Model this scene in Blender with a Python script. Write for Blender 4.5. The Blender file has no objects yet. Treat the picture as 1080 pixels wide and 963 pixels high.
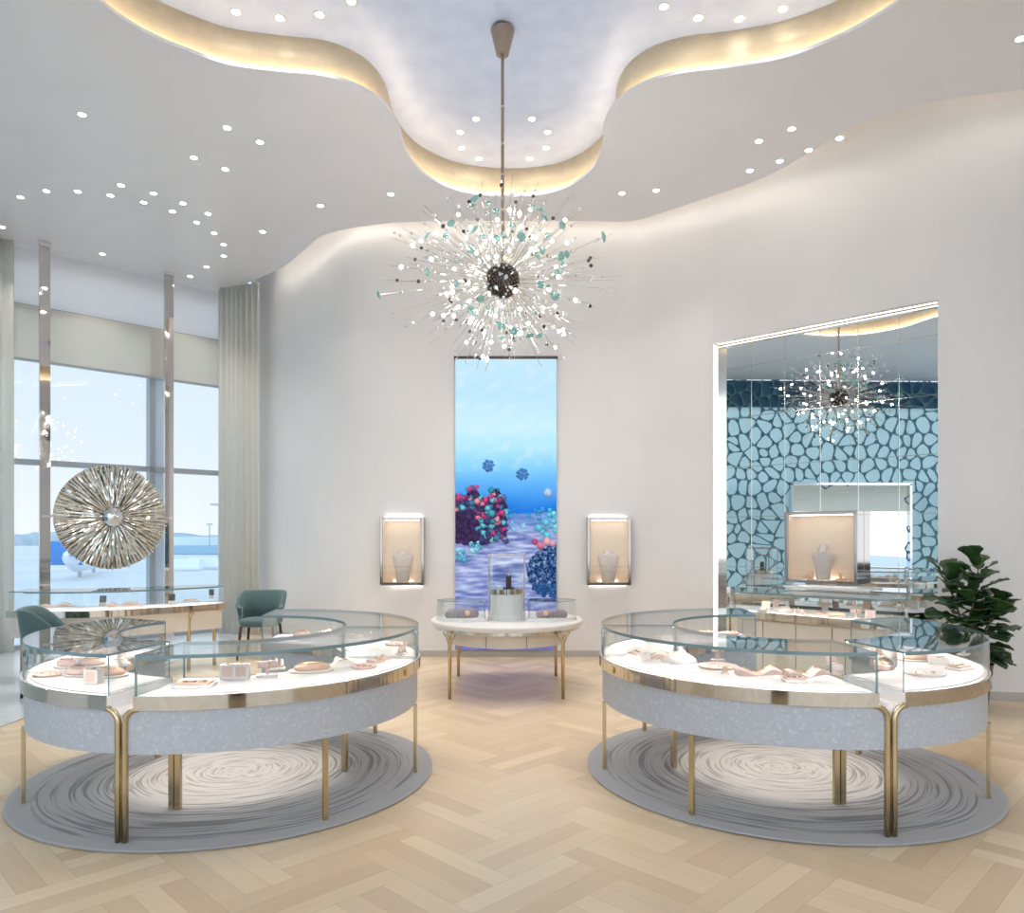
import bpy, math, random
from mathutils import Vector, Matrix
from mathutils.geometry import tessellate_polygon
PI = math.pi
sin, cos, R = math.sin, math.cos, math.radians
C = bpy.context.scene.collection
FPX, HY, EYE = 795.0, 565.0, 1.6

def at(px, py, z):
    d = FPX * (EYE - z) / (py - HY)
    return ((px - 540) / FPX * d, d, z)

# ------------------------------------------------------------------ materials
def nt(name):
    m = bpy.data.materials.new(name); m.use_nodes = True
    t = m.node_tree; t.nodes.clear()
    o = t.nodes.new('ShaderNodeOutputMaterial')
    return m, t, o
def N(t, k, **kw):
    n = t.nodes.new(k)
    for a, v in kw.items():
        if a in ('ins',):
            for i, x in v.items(): n.inputs[i].default_value = x
        else: setattr(n, a, v)
    return n
def col(c): return (c[0], c[1], c[2], 1)
def pbr(name, c, rough=.5, metal=0, spec=.5, noise=0, nscale=8, bump=0, bscale=60, sheen=0, trans=0, clear=0):
    m, t, o = nt(name)
    p = N(t, 'ShaderNodeBsdfPrincipled')
    p.inputs['Roughness'].default_value = rough
    p.inputs['Metallic'].default_value = metal
    p.inputs['Specular IOR Level'].default_value = spec
    if sheen: p.inputs['Sheen Weight'].default_value = sheen
    tc = N(t, 'ShaderNodeTexCoord')
    nz = N(t, 'ShaderNodeTexNoise'); nz.inputs['Scale'].default_value = nscale; nz.inputs['Detail'].default_value = 4
    t.links.new(tc.outputs['Object'], nz.inputs['Vector'])
    r = N(t, 'ShaderNodeValToRGB')
    k = noise
    r.color_ramp.elements[0].position = .3; r.color_ramp.elements[1].position = .7
    r.color_ramp.elements[0].color = col([max(0, x * (1 - k)) for x in c])
    r.color_ramp.elements[1].color = col([min(1, x * (1 + k)) for x in c])
    t.links.new(nz.outputs['Fac'], r.inputs[0]); t.links.new(r.outputs[0], p.inputs['Base Color'])
    if bump:
        n2 = N(t, 'ShaderNodeTexNoise'); n2.inputs['Scale'].default_value = bscale
        t.links.new(tc.outputs['Object'], n2.inputs['Vector'])
        b = N(t, 'ShaderNodeBump'); b.inputs['Strength'].default_value = bump; b.inputs['Distance'].default_value = .01
        t.links.new(n2.outputs['Fac'], b.inputs['Height']); t.links.new(b.outputs[0], p.inputs['Normal'])
    if clear:
        tr = N(t, 'ShaderNodeBsdfTransparent'); tr.inputs[0].default_value = col([min(1, x * .6 + .5) for x in c])
        mx = N(t, 'ShaderNodeMixShader'); mx.inputs[0].default_value = clear
        t.links.new(p.outputs[0], mx.inputs[1]); t.links.new(tr.outputs[0], mx.inputs[2]); t.links.new(mx.outputs[0], o.inputs[0])
    elif trans:
        tr = N(t, 'ShaderNodeBsdfTranslucent'); tr.inputs[0].default_value = col(c)
        mx = N(t, 'ShaderNodeMixShader'); mx.inputs[0].default_value = trans
        t.links.new(p.outputs[0], mx.inputs[1]); t.links.new(tr.outputs[0], mx.inputs[2]); t.links.new(mx.outputs[0], o.inputs[0])
    else: t.links.new(p.outputs[0], o.inputs[0])
    return m
def emit(name, c, s):
    m, t, o = nt(name); e = N(t, 'ShaderNodeEmission'); e.inputs[0].default_value = col(c); e.inputs[1].default_value = s
    t.links.new(e.outputs[0], o.inputs[0]); return m
def schlick(t, f0=.04):
    g = N(t, 'ShaderNodeNewGeometry'); d = N(t, 'ShaderNodeVectorMath', operation='DOT_PRODUCT')
    t.links.new(g.outputs['Normal'], d.inputs[0]); t.links.new(g.outputs['Incoming'], d.inputs[1])
    a = N(t, 'ShaderNodeMath', operation='ABSOLUTE'); t.links.new(d.outputs['Value'], a.inputs[0])
    b = N(t, 'ShaderNodeMath', operation='SUBTRACT'); b.inputs[0].default_value = 1; t.links.new(a.outputs[0], b.inputs[1])
    c = N(t, 'ShaderNodeMath', operation='POWER'); c.inputs[1].default_value = 5; t.links.new(b.outputs[0], c.inputs[0])
    e = N(t, 'ShaderNodeMath', operation='MULTIPLY_ADD'); e.inputs[1].default_value = 1 - f0; e.inputs[2].default_value = f0; t.links.new(c.outputs[0], e.inputs[0])
    return e
def glass(name, tint=(.985, .997, .994), ior=1.45, rough=0.0):
    m, t, o = nt(name)
    tr = N(t, 'ShaderNodeBsdfTransparent'); tr.inputs[0].default_value = col(tint)
    g = N(t, 'ShaderNodeBsdfGlossy'); g.inputs['Roughness'].default_value = rough
    f = schlick(t)
    mx = N(t, 'ShaderNodeMixShader')
    t.links.new(f.outputs[0], mx.inputs[0]); t.links.new(tr.outputs[0], mx.inputs[1]); t.links.new(g.outputs[0], mx.inputs[2])
    t.links.new(mx.outputs[0], o.inputs[0]); return m
M = {}
M['wall'] = pbr('wall_plaster', (.83, .79, .765), .38, spec=.35, noise=.02, nscale=1.3)
M['ceil'] = pbr('ceiling_paint', (.89, .865, .88), .34, spec=.4, noise=.015, nscale=1.5)
M['leaf'] = pbr('silver_leaf', (.68, .76, .98), .38, metal=.1, noise=.06, nscale=5, bump=.1, bscale=8)
M['fascia'] = pbr('gold_leaf', (.80, .66, .45), .45, metal=.2, noise=.06, nscale=9)
M['skirt'] = pbr('skirting', (.5, .46, .42), .3)
M['stone'] = pbr('stone_floor', (.60, .62, .64), .22, noise=.06, nscale=2)
M['brass'] = pbr('brass', (.60, .475, .29), .22, metal=1, noise=.08, nscale=6)
M['champ'] = pbr('champagne_metal', (.74, .68, .60), .12, metal=1)
M['rim'] = pbr('mirror_rim', (.66, .58, .49), .06, metal=1)
M['chrome'] = pbr('chrome', (.82, .82, .84), .06, metal=1)
M['darkmetal'] = pbr('dark_metal', (.12, .10, .09), .15, metal=.9)
M['bronze'] = pbr('bronze', (.38, .31, .25), .3, metal=1)
M['white'] = pbr('white_lacquer', (.86, .83, .81), .35, noise=.01)
M['cream'] = pbr('cream_lacquer', (.84, .79, .74), .4, noise=.02)
M['apron'] = pbr('beige_apron', (.74, .66, .56), .4, noise=.02)
M['blush'] = pbr('blush_suede', (.80, .56, .48), .8, noise=.05, nscale=20)
M['peach'] = pbr('peach_suede', (.84, .55, .40), .8, noise=.05, nscale=20)
M['ivory'] = pbr('ivory_suede', (.86, .77, .72), .8, noise=.03, nscale=20)
M['charcoal'] = pbr('charcoal_velvet', (.06, .06, .065), .7)
M['purple'] = pbr('mauve_stone', (.32, .25, .27), .55, noise=.35, nscale=25)
M['gold'] = pbr('gold', (.85, .6, .3), .2, metal=1)
M['teal'] = pbr('teal_fabric', (.065, .125, .125), .85, noise=.12, nscale=60, sheen=.3, bump=.2, bscale=300)
M['wine'] = pbr('dark_wood', (.045, .018, .016), .35)
M['curtain'] = pbr('sheer_curtain', (.92, .91, .86), .8, noise=.03, trans=.5)
M['blind'] = pbr('blind_fabric', (.88, .85, .78), .8, noise=.02, trans=.55)
M['bulk'] = pbr('bulkhead', (.95, .93, .92), .6, trans=.6)
M['mull'] = pbr('grey_aluminium', (.42, .46, .50), .4, metal=.3)
M['mullb'] = pbr('white_aluminium', (.80, .88, .95), .4, trans=.35)
M['mirror'] = None
M['glass'] = glass('clear_glass')
M['wglass'] = glass('window_glass', (.96, .985, 1))
M['edge'] = pbr('glass_edge', (.20, .30, .32), .15, spec=.8)
M['led'] = emit('case_led', (1, .90, .84), 95)
M['ledw'] = emit('warm_led', (1, .83, .62), 7)
M['ledc'] = emit('cove_led', (1, .91, .79), 13)
M['ledj'] = emit('jamb_led', (1, .96, .90), 5)
M['ledh'] = emit('halo_led', (1, .97, .95), 10)
M['lens'] = emit('lamp_lens', (1, .95, .88), 25)
M['bulb'] = emit('bulb_glow', (1, .94, .87), 100)
M['trimw'] = pbr('downlight_trim', (.85, .85, .85), .4)
M['tealglass'] = pbr('teal_disc', (.34, .62, .58), .10, spec=.8, clear=.5)
M['crystal'] = pbr('crystal', (.90, .90, .90), .05, spec=1, metal=.3, clear=.35)
M['leafgreen'] = pbr('fig_leaf', (.032, .082, .022), .33, spec=.5, noise=.45, nscale=9)
M['bark'] = pbr('bark', (.16, .11, .07), .8)
M['pot'] = pbr('dark_planter', (.12, .09, .08), .35, metal=.3)
M['soil'] = pbr('soil', (.05, .035, .025), .9)
M['lattice'] = pbr('lattice_metal', (.08, .20, .25), .4)
M['film'] = pbr('pale_teal_film', (.78, .88, .88), .5, trans=.85)
M['bluef'] = pbr('blue_fascia', (.03, .12, .21), .4)
M['slat'] = pbr('cream_soffit', (.80, .72, .58), .6)
M['apronground'] = pbr('concrete_apron', (.84, .82, .80), .9, noise=.05, nscale=.05)
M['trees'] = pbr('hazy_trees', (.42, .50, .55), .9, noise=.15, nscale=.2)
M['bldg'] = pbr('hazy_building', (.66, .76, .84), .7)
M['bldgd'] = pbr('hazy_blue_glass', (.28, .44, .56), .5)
M['planeblue'] = pbr('tail_blue', (.05, .22, .58), .4)
M['planewhite'] = pbr('plane_white', (.8, .85, .9), .4)
M['void'] = pbr('light_block_paint', (.7, .7, .7), .6)
# peach backing
M['peachback'] = pbr('peach_backing', (.90, .72, .55), .7, noise=.02)

def mirror_mat():
    m, t, o = nt('antique_mirror')
    g = N(t, 'ShaderNodeBsdfGlossy'); g.inputs[0].default_value = (.86, .9, .92, 1); g.inputs[1].default_value = .012
    t.links.new(g.outputs[0], o.inputs[0]); return m
M['mirror'] = mirror_mat()

def facade_mat():
    m, t, o = nt('shell_facade')
    p = N(t, 'ShaderNodeBsdfPrincipled'); p.inputs['Roughness'].default_value = .35
    tc = N(t, 'ShaderNodeTexCoord'); v = N(t, 'ShaderNodeTexVoronoi'); v.inputs['Scale'].default_value = 70
    t.links.new(tc.outputs['Object'], v.inputs['Vector'])
    r = N(t, 'ShaderNodeValToRGB'); e = r.color_ramp.elements
    e[0].position = 0; e[0].color = (.50, .505, .535, 1); e[1].position = 1; e[1].color = (.61, .615, .65, 1)
    n1 = e.new(.82); n1.color = (.54, .545, .575, 1)
    s = N(t, 'ShaderNodeSeparateColor'); t.links.new(v.outputs['Color'], s.inputs[0]); t.links.new(s.outputs[0], r.inputs[0])
    t.links.new(r.outputs[0], p.inputs['Base Color']); t.links.new(p.outputs[0], o.inputs[0]); return m
M['facade'] = facade_mat()

def wood_mat():
    m, t, o = nt('oak_parquet')
    p = N(t, 'ShaderNodeBsdfPrincipled'); p.inputs['Roughness'].default_value = .30
    p.inputs['Specular IOR Level'].default_value = .5
    a = N(t, 'ShaderNodeAttribute', attribute_name='tone')
    uv = N(t, 'ShaderNodeUVMap', uv_map='UVMap')
    mp = N(t, 'ShaderNodeMapping'); mp.inputs['Scale'].default_value = (3, 40, 1)
    t.links.new(uv.outputs[0], mp.inputs[0])
    nz = N(t, 'ShaderNodeTexNoise', noise_dimensions='3D'); nz.inputs['Scale'].default_value = 1.0; nz.inputs['Detail'].default_value = 5
    t.links.new(mp.outputs[0], nz.inputs['Vector'])
    ad = N(t, 'ShaderNodeMath', operation='MULTIPLY_ADD'); ad.inputs[1].default_value = .45; 
    t.links.new(nz.outputs['Fac'], ad.inputs[0]); t.links.new(a.outputs['Fac'], ad.inputs[2])
    r = N(t, 'ShaderNodeValToRGB'); e = r.color_ramp.elements
    e[0].position = .15; e[0].color = (.66, .48, .30, 1); e[1].position = 1.0; e[1].color = (.84, .67, .455, 1)
    n1 = e.new(.6); n1.color = (.755, .575, .375, 1)
    t.links.new(ad.outputs[0], r.inputs[0])
    # seams from the second uv map (plank-local 0..1 in metres from the edge)
    u2 = N(t, 'ShaderNodeUVMap', uv_map='edge'); sx = N(t, 'ShaderNodeSeparateXYZ'); t.links.new(u2.outputs[0], sx.inputs[0])
    def edge(out, L):
        s1 = N(t, 'ShaderNodeMath', operation='SUBTRACT'); s1.inputs[1].default_value = .5; t.links.new(out, s1.inputs[0])
        s2 = N(t, 'ShaderNodeMath', operation='ABSOLUTE'); t.links.new(s1.outputs[0], s2.inputs[0])
        s3 = N(t, 'ShaderNodeMath', operation='GREATER_THAN'); s3.inputs[1].default_value = .5 - .0013 / L; t.links.new(s2.outputs[0], s3.inputs[0])
        return s3.outputs[0]
    mxx = N(t, 'ShaderNodeMath', operation='MAXIMUM')
    t.links.new(edge(sx.outputs[0], .72), mxx.inputs[0]); t.links.new(edge(sx.outputs[1], .12), mxx.inputs[1])
    mx = N(t, 'ShaderNodeMix', data_type='RGBA'); mx.inputs[7].default_value = (.46, .33, .22, 1)
    sc = N(t, 'ShaderNodeMath', operation='MULTIPLY'); sc.inputs[1].default_value = .7; t.links.new(mxx.outputs[0], sc.inputs[0])
    t.links.new(sc.outputs[0], mx.inputs[0]); t.links.new(r.outputs[0], mx.inputs[6])
    t.links.new(mx.outputs[2], p.inputs['Base Color']); t.links.new(p.outputs[0], o.inputs[0]); return m
M['wood'] = wood_mat()

def rug_mat():
    m, t, o = nt('ripple_rug')
    p = N(t, 'ShaderNodeBsdfPrincipled'); p.inputs['Roughness'].default_value = .9; p.inputs['Sheen Weight'].default_value = .2
    tc = N(t, 'ShaderNodeTexCoord'); sx = N(t, 'ShaderNodeSeparateXYZ'); t.links.new(tc.outputs['Object'], sx.inputs[0])
    ln = N(t, 'ShaderNodeVectorMath', operation='LENGTH'); t.links.new(tc.outputs['Object'], ln.inputs[0])
    nw = N(t, 'ShaderNodeTexNoise'); nw.inputs['Scale'].default_value = 1.1; t.links.new(tc.outputs['Object'], nw.inputs['Vector'])
    rr = N(t, 'ShaderNodeMath', operation='MULTIPLY_ADD'); rr.inputs[1].default_value = .09
    t.links.new(nw.outputs['Fac'], rr.inputs[0]); t.links.new(ln.outputs['Value'], rr.inputs[2])
    nv = N(t, 'ShaderNodeVectorMath', operation='NORMALIZE'); t.links.new(tc.outputs['Object'], nv.inputs[0])
    sc = N(t, 'ShaderNodeVectorMath', operation='SCALE'); sc.inputs['Scale'].default_value = 1.5; t.links.new(nv.outputs[0], sc.inputs[0])
    s2 = N(t, 'ShaderNodeSeparateXYZ'); t.links.new(sc.outputs[0], s2.inputs[0])
    rm = N(t, 'ShaderNodeMath', operation='MULTIPLY'); rm.inputs[1].default_value = 52; t.links.new(rr.outputs[0], rm.inputs[0])
    cb = N(t, 'ShaderNodeCombineXYZ'); t.links.new(s2.outputs[0], cb.inputs[0]); t.links.new(s2.outputs[1], cb.inputs[1]); t.links.new(rm.outputs[0], cb.inputs[2])
    nz = N(t, 'ShaderNodeTexNoise'); nz.inputs['Scale'].default_value = 1; nz.inputs['Detail'].default_value = 1.5; t.links.new(cb.outputs[0], nz.inputs['Vector'])
    rs = N(t, 'ShaderNodeValToRGB'); e = rs.color_ramp.elements; e[0].position = .38; e[0].color = (1, 1, 1, 1); e[1].position = .50; e[1].color = (0, 0, 0, 1)
    t.links.new(nz.outputs['Fac'], rs.inputs[0])
    base = N(t, 'ShaderNodeValToRGB'); e = base.color_ramp.elements
    e[0].position = .70; e[0].color = (.80, .74, .68, 1); e[1].position = .86; e[1].color = (.42, .405, .40, 1)
    k = e.new(.76); k.color = (.60, .56, .53, 1)
    t.links.new(rr.outputs[0], base.inputs[0])
    dk = N(t, 'ShaderNodeValToRGB'); e = dk.color_ramp.elements
    e[0].position = .5; e[0].color = (.44, .37, .33, 1); e[1].position = .8; e[1].color = (.115, .105, .11, 1)
    t.links.new(rr.outputs[0], dk.inputs[0])
    # plain border
    bd = N(t, 'ShaderNodeMath', operation='LESS_THAN'); bd.inputs[1].default_value = 1.2; t.links.new(ln.outputs['Value'], bd.inputs[0])
    ml = N(t, 'ShaderNodeMath', operation='MULTIPLY'); t.links.new(rs.outputs[0], ml.inputs[0]); t.links.new(bd.outputs[0], ml.inputs[1])
    ml2 = N(t, 'ShaderNodeMath', operation='MULTIPLY'); ml2.inputs[1].default_value = .75; t.links.new(ml.outputs[0], ml2.inputs[0])
    mx = N(t, 'ShaderNodeMix', data_type='RGBA'); t.links.new(ml2.outputs[0], mx.inputs[0]); t.links.new(base.outputs[0], mx.inputs[6]); t.links.new(dk.outputs[0], mx.inputs[7])
    t.links.new(mx.outputs[2], p.inputs['Base Color']); t.links.new(p.outputs[0], o.inputs[0]); return m
M['rug'] = rug_mat()

def screen_mat():
    m, t, o = nt('screen_picture')
    a = N(t, 'ShaderNodeAttribute', attribute_name='pic'); e = N(t, 'ShaderNodeEmission'); e.inputs[1].default_value = .95
    t.links.new(a.outputs['Color'], e.inputs[0]); t.links.new(e.outputs[0], o.inputs[0]); return m
M['screen'] = screen_mat()

# ------------------------------------------------------------------ mesh builder
class MB:
    def __init__(s): s.v = []; s.f = []; s.mi = []
    def add(s, vs, fs, mi=0):
        o = len(s.v); s.v += [tuple(v) for v in vs]; s.f += [tuple(i + o for i in f) for f in fs]; s.mi += [mi] * len(fs); return s
    def box(s, c, d, rz=0, mi=0):
        x, y, z = c; a, b, h = d[0] / 2, d[1] / 2, d[2] / 2; vs = []
        for k in (-h, h):
            for (i, j) in ((-a, -b), (a, -b), (a, b), (-a, b)):
                vs.append((x + i * cos(rz) - j * sin(rz), y + i * sin(rz) + j * cos(rz), z + k))
        return s.add(vs, [(3, 2, 1, 0), (4, 5, 6, 7), (0, 1, 5, 4), (1, 2, 6, 5), (2, 3, 7, 6), (3, 0, 4, 7)], mi)
    def prism(s, poly, z0, z1, mi=0, side=None):
        n = len(poly); ar = sum(poly[i][0] * poly[(i + 1) % n][1] - poly[(i + 1) % n][0] * poly[i][1] for i in range(n))
        if ar < 0: poly = poly[::-1]
        vs = [(p[0], p[1], z0) for p in poly] + [(p[0], p[1], z1) for p in poly]
        tri = tessellate_polygon([[Vector((p[0], p[1], 0)) for p in poly]])
        f = []
        for t in tri:
            a, b, c = t
            cr = (poly[b][0] - poly[a][0]) * (poly[c][1] - poly[a][1]) - (poly[b][1] - poly[a][1]) * (poly[c][0] - poly[a][0])
            if cr < 0: a, b, c = c, b, a
            f.append((a + n, b + n, c + n)); f.append((c, b, a))
        s.add(vs, f, mi)
        s.add(vs, [(i, (i + 1) % n, (i + 1) % n + n, i + n) for i in range(n)], mi if side is None else side)
        return s
    def tube(s, pts, r, seg=8, mi=0, cap=True, sq=None):
        P = [Vector(p) for p in pts]; n = len(P)
        rr = r if isinstance(r, (list, tuple)) else [r] * n
        up = None; rings = []
        for i, p in enumerate(P):
            d = (P[min(i + 1, n - 1)] - P[max(i - 1, 0)]).normalized()
            if up is None:
                up = Vector((0, 0, 1)) if abs(d.z) < .9 else Vector((1, 0, 0))
            a = d.cross(up)
            if a.length < 1e-4: a = d.cross(Vector((0, 1, 0)))
            a.normalize(); b = a.cross(d).normalized(); up = b
            ring = []
            for k in range(seg):
                t = 2 * PI * (k + .5) / seg
                ring.append(p + (a * cos(t) + b * sin(t)) * rr[i])
            rings.append(ring)
        vs = [v for q in rings for v in q]; f = []
        for i in range(n - 1):
            for k in range(seg):
                f.append((i * seg + k, i * seg + (k + 1) % seg, (i + 1) * seg + (k + 1) % seg, (i + 1) * seg + k))
        if cap: f.append(tuple(range(seg))[::-1]); f.append(tuple((n - 1) * seg + k for k in range(seg)))
        return s.add(vs, f, mi)
    def lathe(s, prof, c=(0, 0, 0), seg=32, sx=1, sy=1, mi=0, a0=0, a1=2 * PI, rz=0):
        full = abs(a1 - a0 - 2 * PI) < 1e-6; n = seg if full else seg + 1; vs = []
        for (r, z) in prof:
            for k in range(n):
                a = a0 + (a1 - a0) * k / seg; x = r * cos(a) * sx; y = r * sin(a) * sy
                vs.append((c[0] + x * cos(rz) - y * sin(rz), c[1] + x * sin(rz) + y * cos(rz), c[2] + z))
        f = []
        for i in range(len(prof) - 1):
            for k in range(seg):
                k2 = (k + 1) % n
                f.append((i * n + k, i * n + k2, (i + 1) * n + k2, (i + 1) * n + k))
        if full:
            if prof[0][0] > 1e-5: f.append(tuple(range(n))[::-1])
            if prof[-1][0] > 1e-5: f.append(tuple((len(prof) - 1) * n + k for k in range(n)))
        return s.add(vs, f, mi)
    def sphere(s, c, r, seg=10, rings=6, sz=1, mi=0):
        return s.lathe([(max(1e-6, r * sin(PI * i / rings)), -r * sz * cos(PI * i / rings)) for i in range(rings + 1)], c, seg, mi=mi)
    def band(s, pts, z0, z1, th, mi=0, closed=False, edge=None):
        """upright sheet following the open or closed polyline pts, th thick, extruded to its left side"""
        n = len(pts); off = offset(pts, th, closed)
        vs = [(p[0], p[1], z0) for p in pts] + [(p[0], p[1], z1) for p in pts] + [(p[0], p[1], z0) for p in off] + [(p[0], p[1], z1) for p in off]
        m = n if closed else n - 1; f1 = []; f2 = []
        for i in range(m):
            j = (i + 1) % n
            f1.append((i, j, j + n, i + n)); f1.append((j + 2 * n, i + 2 * n, i + 3 * n, j + 3 * n))
            f2.append((i + n, j + n, j + 3 * n, i + 3 * n)); f2.append((j, i, i + 2 * n, j + 2 * n))
        if not closed:
            f2.append((0, n, 3 * n, 2 * n)); f2.append((n - 1, 3 * n - 1, 4 * n - 1, 2 * n - 1))
        s.add(vs, f1, mi); o = len(s.v) - 4 * n
        s.f += [tuple(i + o for i in q) for q in f2]; s.mi += [mi if edge is None else edge] * len(f2)
        return s
    def build(s, name, mats, parent=None, smooth=False, loc=None, bevel=0):
        me = bpy.data.meshes.new(name); me.from_pydata(s.v, [], s.f)
        if not isinstance(mats, (list, tuple)): mats = [mats]
        for m in mats: me.materials.append(m)
        me.polygons.foreach_set('material_index', s.mi)
        if smooth:
            me.polygons.foreach_set('use_smooth', [True] * len(s.f))
        me.update()
        o = bpy.data.objects.new(name, me); C.objects.link(o)
        if loc: o.location = loc
        if parent: o.parent = parent
        if smooth and smooth != 'all':
            try:
                me.set_sharp_from_angle(angle=R(35))
            except Exception: pass
        if bevel:
            b = o.modifiers.new('bevel', 'BEVEL'); b.width = bevel; b.segments = 2; b.limit_method = 'ANGLE'
        return o

def offset(pts, d, closed=False):
    n = len(pts); out = []
    for i in range(n):
        a = pts[(i - 1) % n] if (closed or i > 0) else pts[i]; b = pts[(i + 1) % n] if (closed or i < n - 1) else pts[i]
        p = pts[i]; e1 = (p[0] - a[0], p[1] - a[1]); e2 = (b[0] - p[0], b[1] - p[1])
        l1 = math.hypot(*e1); l2 = math.hypot(*e2)
        n1 = (-e1[1] / l1, e1[0] / l1) if l1 > 1e-9 else None; n2 = (-e2[1] / l2, e2[0] / l2) if l2 > 1e-9 else None
        n1 = n1 or n2; n2 = n2 or n1
        m = (n1[0] + n2[0], n1[1] + n2[1]); k = 1 + n1[0] * n2[0] + n1[1] * n2[1]; k = max(k, .5)
        out.append((p[0] + m[0] / k * d, p[1] + m[1] / k * d))
    return out
def crom(pts, k=6, closed=False):
    n = len(pts); out = []
    g = (lambda i: pts[i % n]) if closed else (lambda i: pts[min(max(i, 0), n - 1)])
    for i in range(n if closed else n - 1):
        p0, p1, p2, p3 = g(i - 1), g(i), g(i + 1), g(i + 2)
        for j in range(k):
            t = j / k
            out.append(tuple(.5 * (2 * p1[q] + (p2[q] - p0[q]) * t + (2 * p0[q] - 5 * p1[q] + 4 * p2[q] - p3[q]) * t * t + (3 * p1[q] - p0[q] - 3 * p2[q] + p3[q]) * t ** 3) for q in range(2)))
    if not closed: out.append(tuple(pts[-1][:2]))
    return out
def tag(o, label, cat, group=None, kind=None):
    o['label'] = label; o['category'] = cat
    if group: o['group'] = group
    if kind: o['kind'] = kind
    return o
def struct(o): o['kind'] = 'structure'; return o
def thing(name, label, cat, loc=(0, 0, 0), rz=0, group=None):
    o = bpy.data.objects.new(name, None); C.objects.link(o); o.location = loc; o.rotation_euler = (0, 0, rz)
    o.empty_display_size = .1
    return tag(o, label, cat, group)
def copy_tree(o, parent=None):
    c = o.copy(); C.objects.link(c); c.parent = parent
    for ch in list(o.children): copy_tree(ch, c)
    return c

ZC, ZR = 5.65, 6.05
# ------------------------------------------------------------------ floor
XS = -4.27
def make_floor():
    L, W, n = .72, .12, 3
    B = W * n  # block width
    a = R(45); ca, sa = cos(a), sin(a)
    me = bpy.data.meshes.new('floor'); vs = []; fs = []; tones = []; uvs = []; ed = []
    rnd = random.Random(4)
    def blk(x, y, horiz):
        for k in range(n):
            if horiz: q = [(x, y + k * W), (x + L, y + k * W), (x + L, y + (k + 1) * W), (x, y + (k + 1) * W)]
            else: q = [(x + (k + 1) * W, y), (x + (k + 1) * W, y + L), (x + k * W, y + L), (x + k * W, y)]
            w = [(p[0] * ca - p[1] * sa, p[0] * sa + p[1] * ca + 2) for p in q]
            cx = sum(p[0] for p in w) / 4; cy = sum(p[1] for p in w) / 4
            if not (-5.2 < cx < 7.6 and -3.4 < cy < 13): continue
            o = len(vs); vs.extend([(p[0], p[1], 0) for p in w]); fs.append((o, o + 1, o + 2, o + 3))
            tones.append(rnd.random() * .75); u = rnd.random() * 50; v = rnd.random() * 50
            uvs.append([(u, v), (u + L, v), (u + L, v + W), (u, v + W)]); ed.append([(0, 0), (1, 0), (1, 1), (0, 1)])
    # herringbone of L x B blocks (L = 2B)
    for i in range(-60, 60):
        for j in range(-30, 30):
            ox = i * B + j * 2 * L * 0; 
            # lattice vectors: (B,B) and (2B*?): L=2B herringbone -> (B, -B)... translate set
            x = i * B + j * 2 * B; y = i * B - j * 2 * B
            blk(x, y, True); blk(x + L, y - L + B , False)
    me.from_pydata(vs, [], fs)
    at_ = me.attributes.new('tone', 'FLOAT', 'FACE'); at_.data.foreach_set('value', tones)
    u1 = me.uv_layers.new(name='UVMap'); u2 = me.uv_layers.new(name='edge')
    u1.data.foreach_set('uv', [c for q in uvs for p in q for c in p]); u2.data.foreach_set('uv', [c for q in ed for p in q for c in p])
    me.materials.append(M['wood'])
    import bmesh
    bm = bmesh.new(); bm.from_mesh(me)
    for co, no in (((XS, 0, 0), (-1, 0, 0)), ((7.5, 0, 0), (1, 0, 0)), ((0, -3, 0), (0, -1, 0)), ((0, 12.9, 0), (0, 1, 0))):
        bmesh.ops.bisect_plane(bm, geom=bm.verts[:] + bm.edges[:] + bm.faces[:], plane_co=co, plane_no=no, clear_outer=True)
    bm.to_mesh(me); bm.free(); me.update()
    o = bpy.data.objects.new('floor', me); C.objects.link(o); struct(o)
make_floor()
struct(MB().box((1.5, 5, -.08), (12, 17, .12)).build('floor', M['stone']))
struct(MB().prism([(-7.5, -3), (XS - .012, -3), (XS - .012, 13.3), (-4.6, 13.3), (-7.5, 10.4)], -.14, 0).build('floor', M['stone']))
struct(MB().box((XS - .004, 5, -.01), (.016, 16, .024)).build('trim_1', M['brass']))

# ------------------------------------------------------------------ ceiling
cedge = crom([(-4.81, 12.63), (-4.16, 12.01), (-3.45, 11.36), (-2.98, 10.73), (-2.5, 10.13), (-1.72, 9.80), (-.98, 9.72), (0, 9.70), (1.0, 9.71), (1.55, 9.70), (1.92, 9.42), (2.28, 9.09), (2.81, 8.57), (3.12, 8.03), (3.34, 7.52), (3.70, 7.15), (4.2, 6.95), (4.65, 6.85), (5.6, 6.72), (7.4, 6.62)], 6)
outer = [(7.4, -3), (-7.4, -3), (-7.4, 10.04)] + cedge
ocu = crom([(-3.12, 5.7), (-3.05, 5.91), (-2.92, 6.11), (-2.7, 6.31), (-2.44, 6.48), (-2.07, 6.57), (-1.67, 6.64), (-1.41, 6.79), (-1.22, 7.03), (-1.12, 7.4), (-1.12, 7.9), (-1.03, 8.34), (-.85, 8.65), (-.56, 8.89), (-.11, 9.0), (.34, 8.95), (.66, 8.74), (.88, 8.34), (.94, 7.88), (.91, 7.42), (.98, 7.05), (1.19, 6.76), (1.49, 6.60), (1.89, 6.52), (2.26, 6.41), (2.52, 6.25), (2.75, 6.02), (2.94, 5.7), (3.02, 5.2), (2.9, 4.6), (2.4, 4.15), (1.7, 3.95), (1.25, 3.6), (1.05, 3.1), (.85, 2.4), (.3, 2.05), (-.35, 2.05), (-.9, 2.4), (-1.15, 3.1), (-1.4, 3.6), (-1.85, 3.95), (-2.5, 4.15), (-3.0, 4.6), (-3.18, 5.2)], 5, True)
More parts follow.
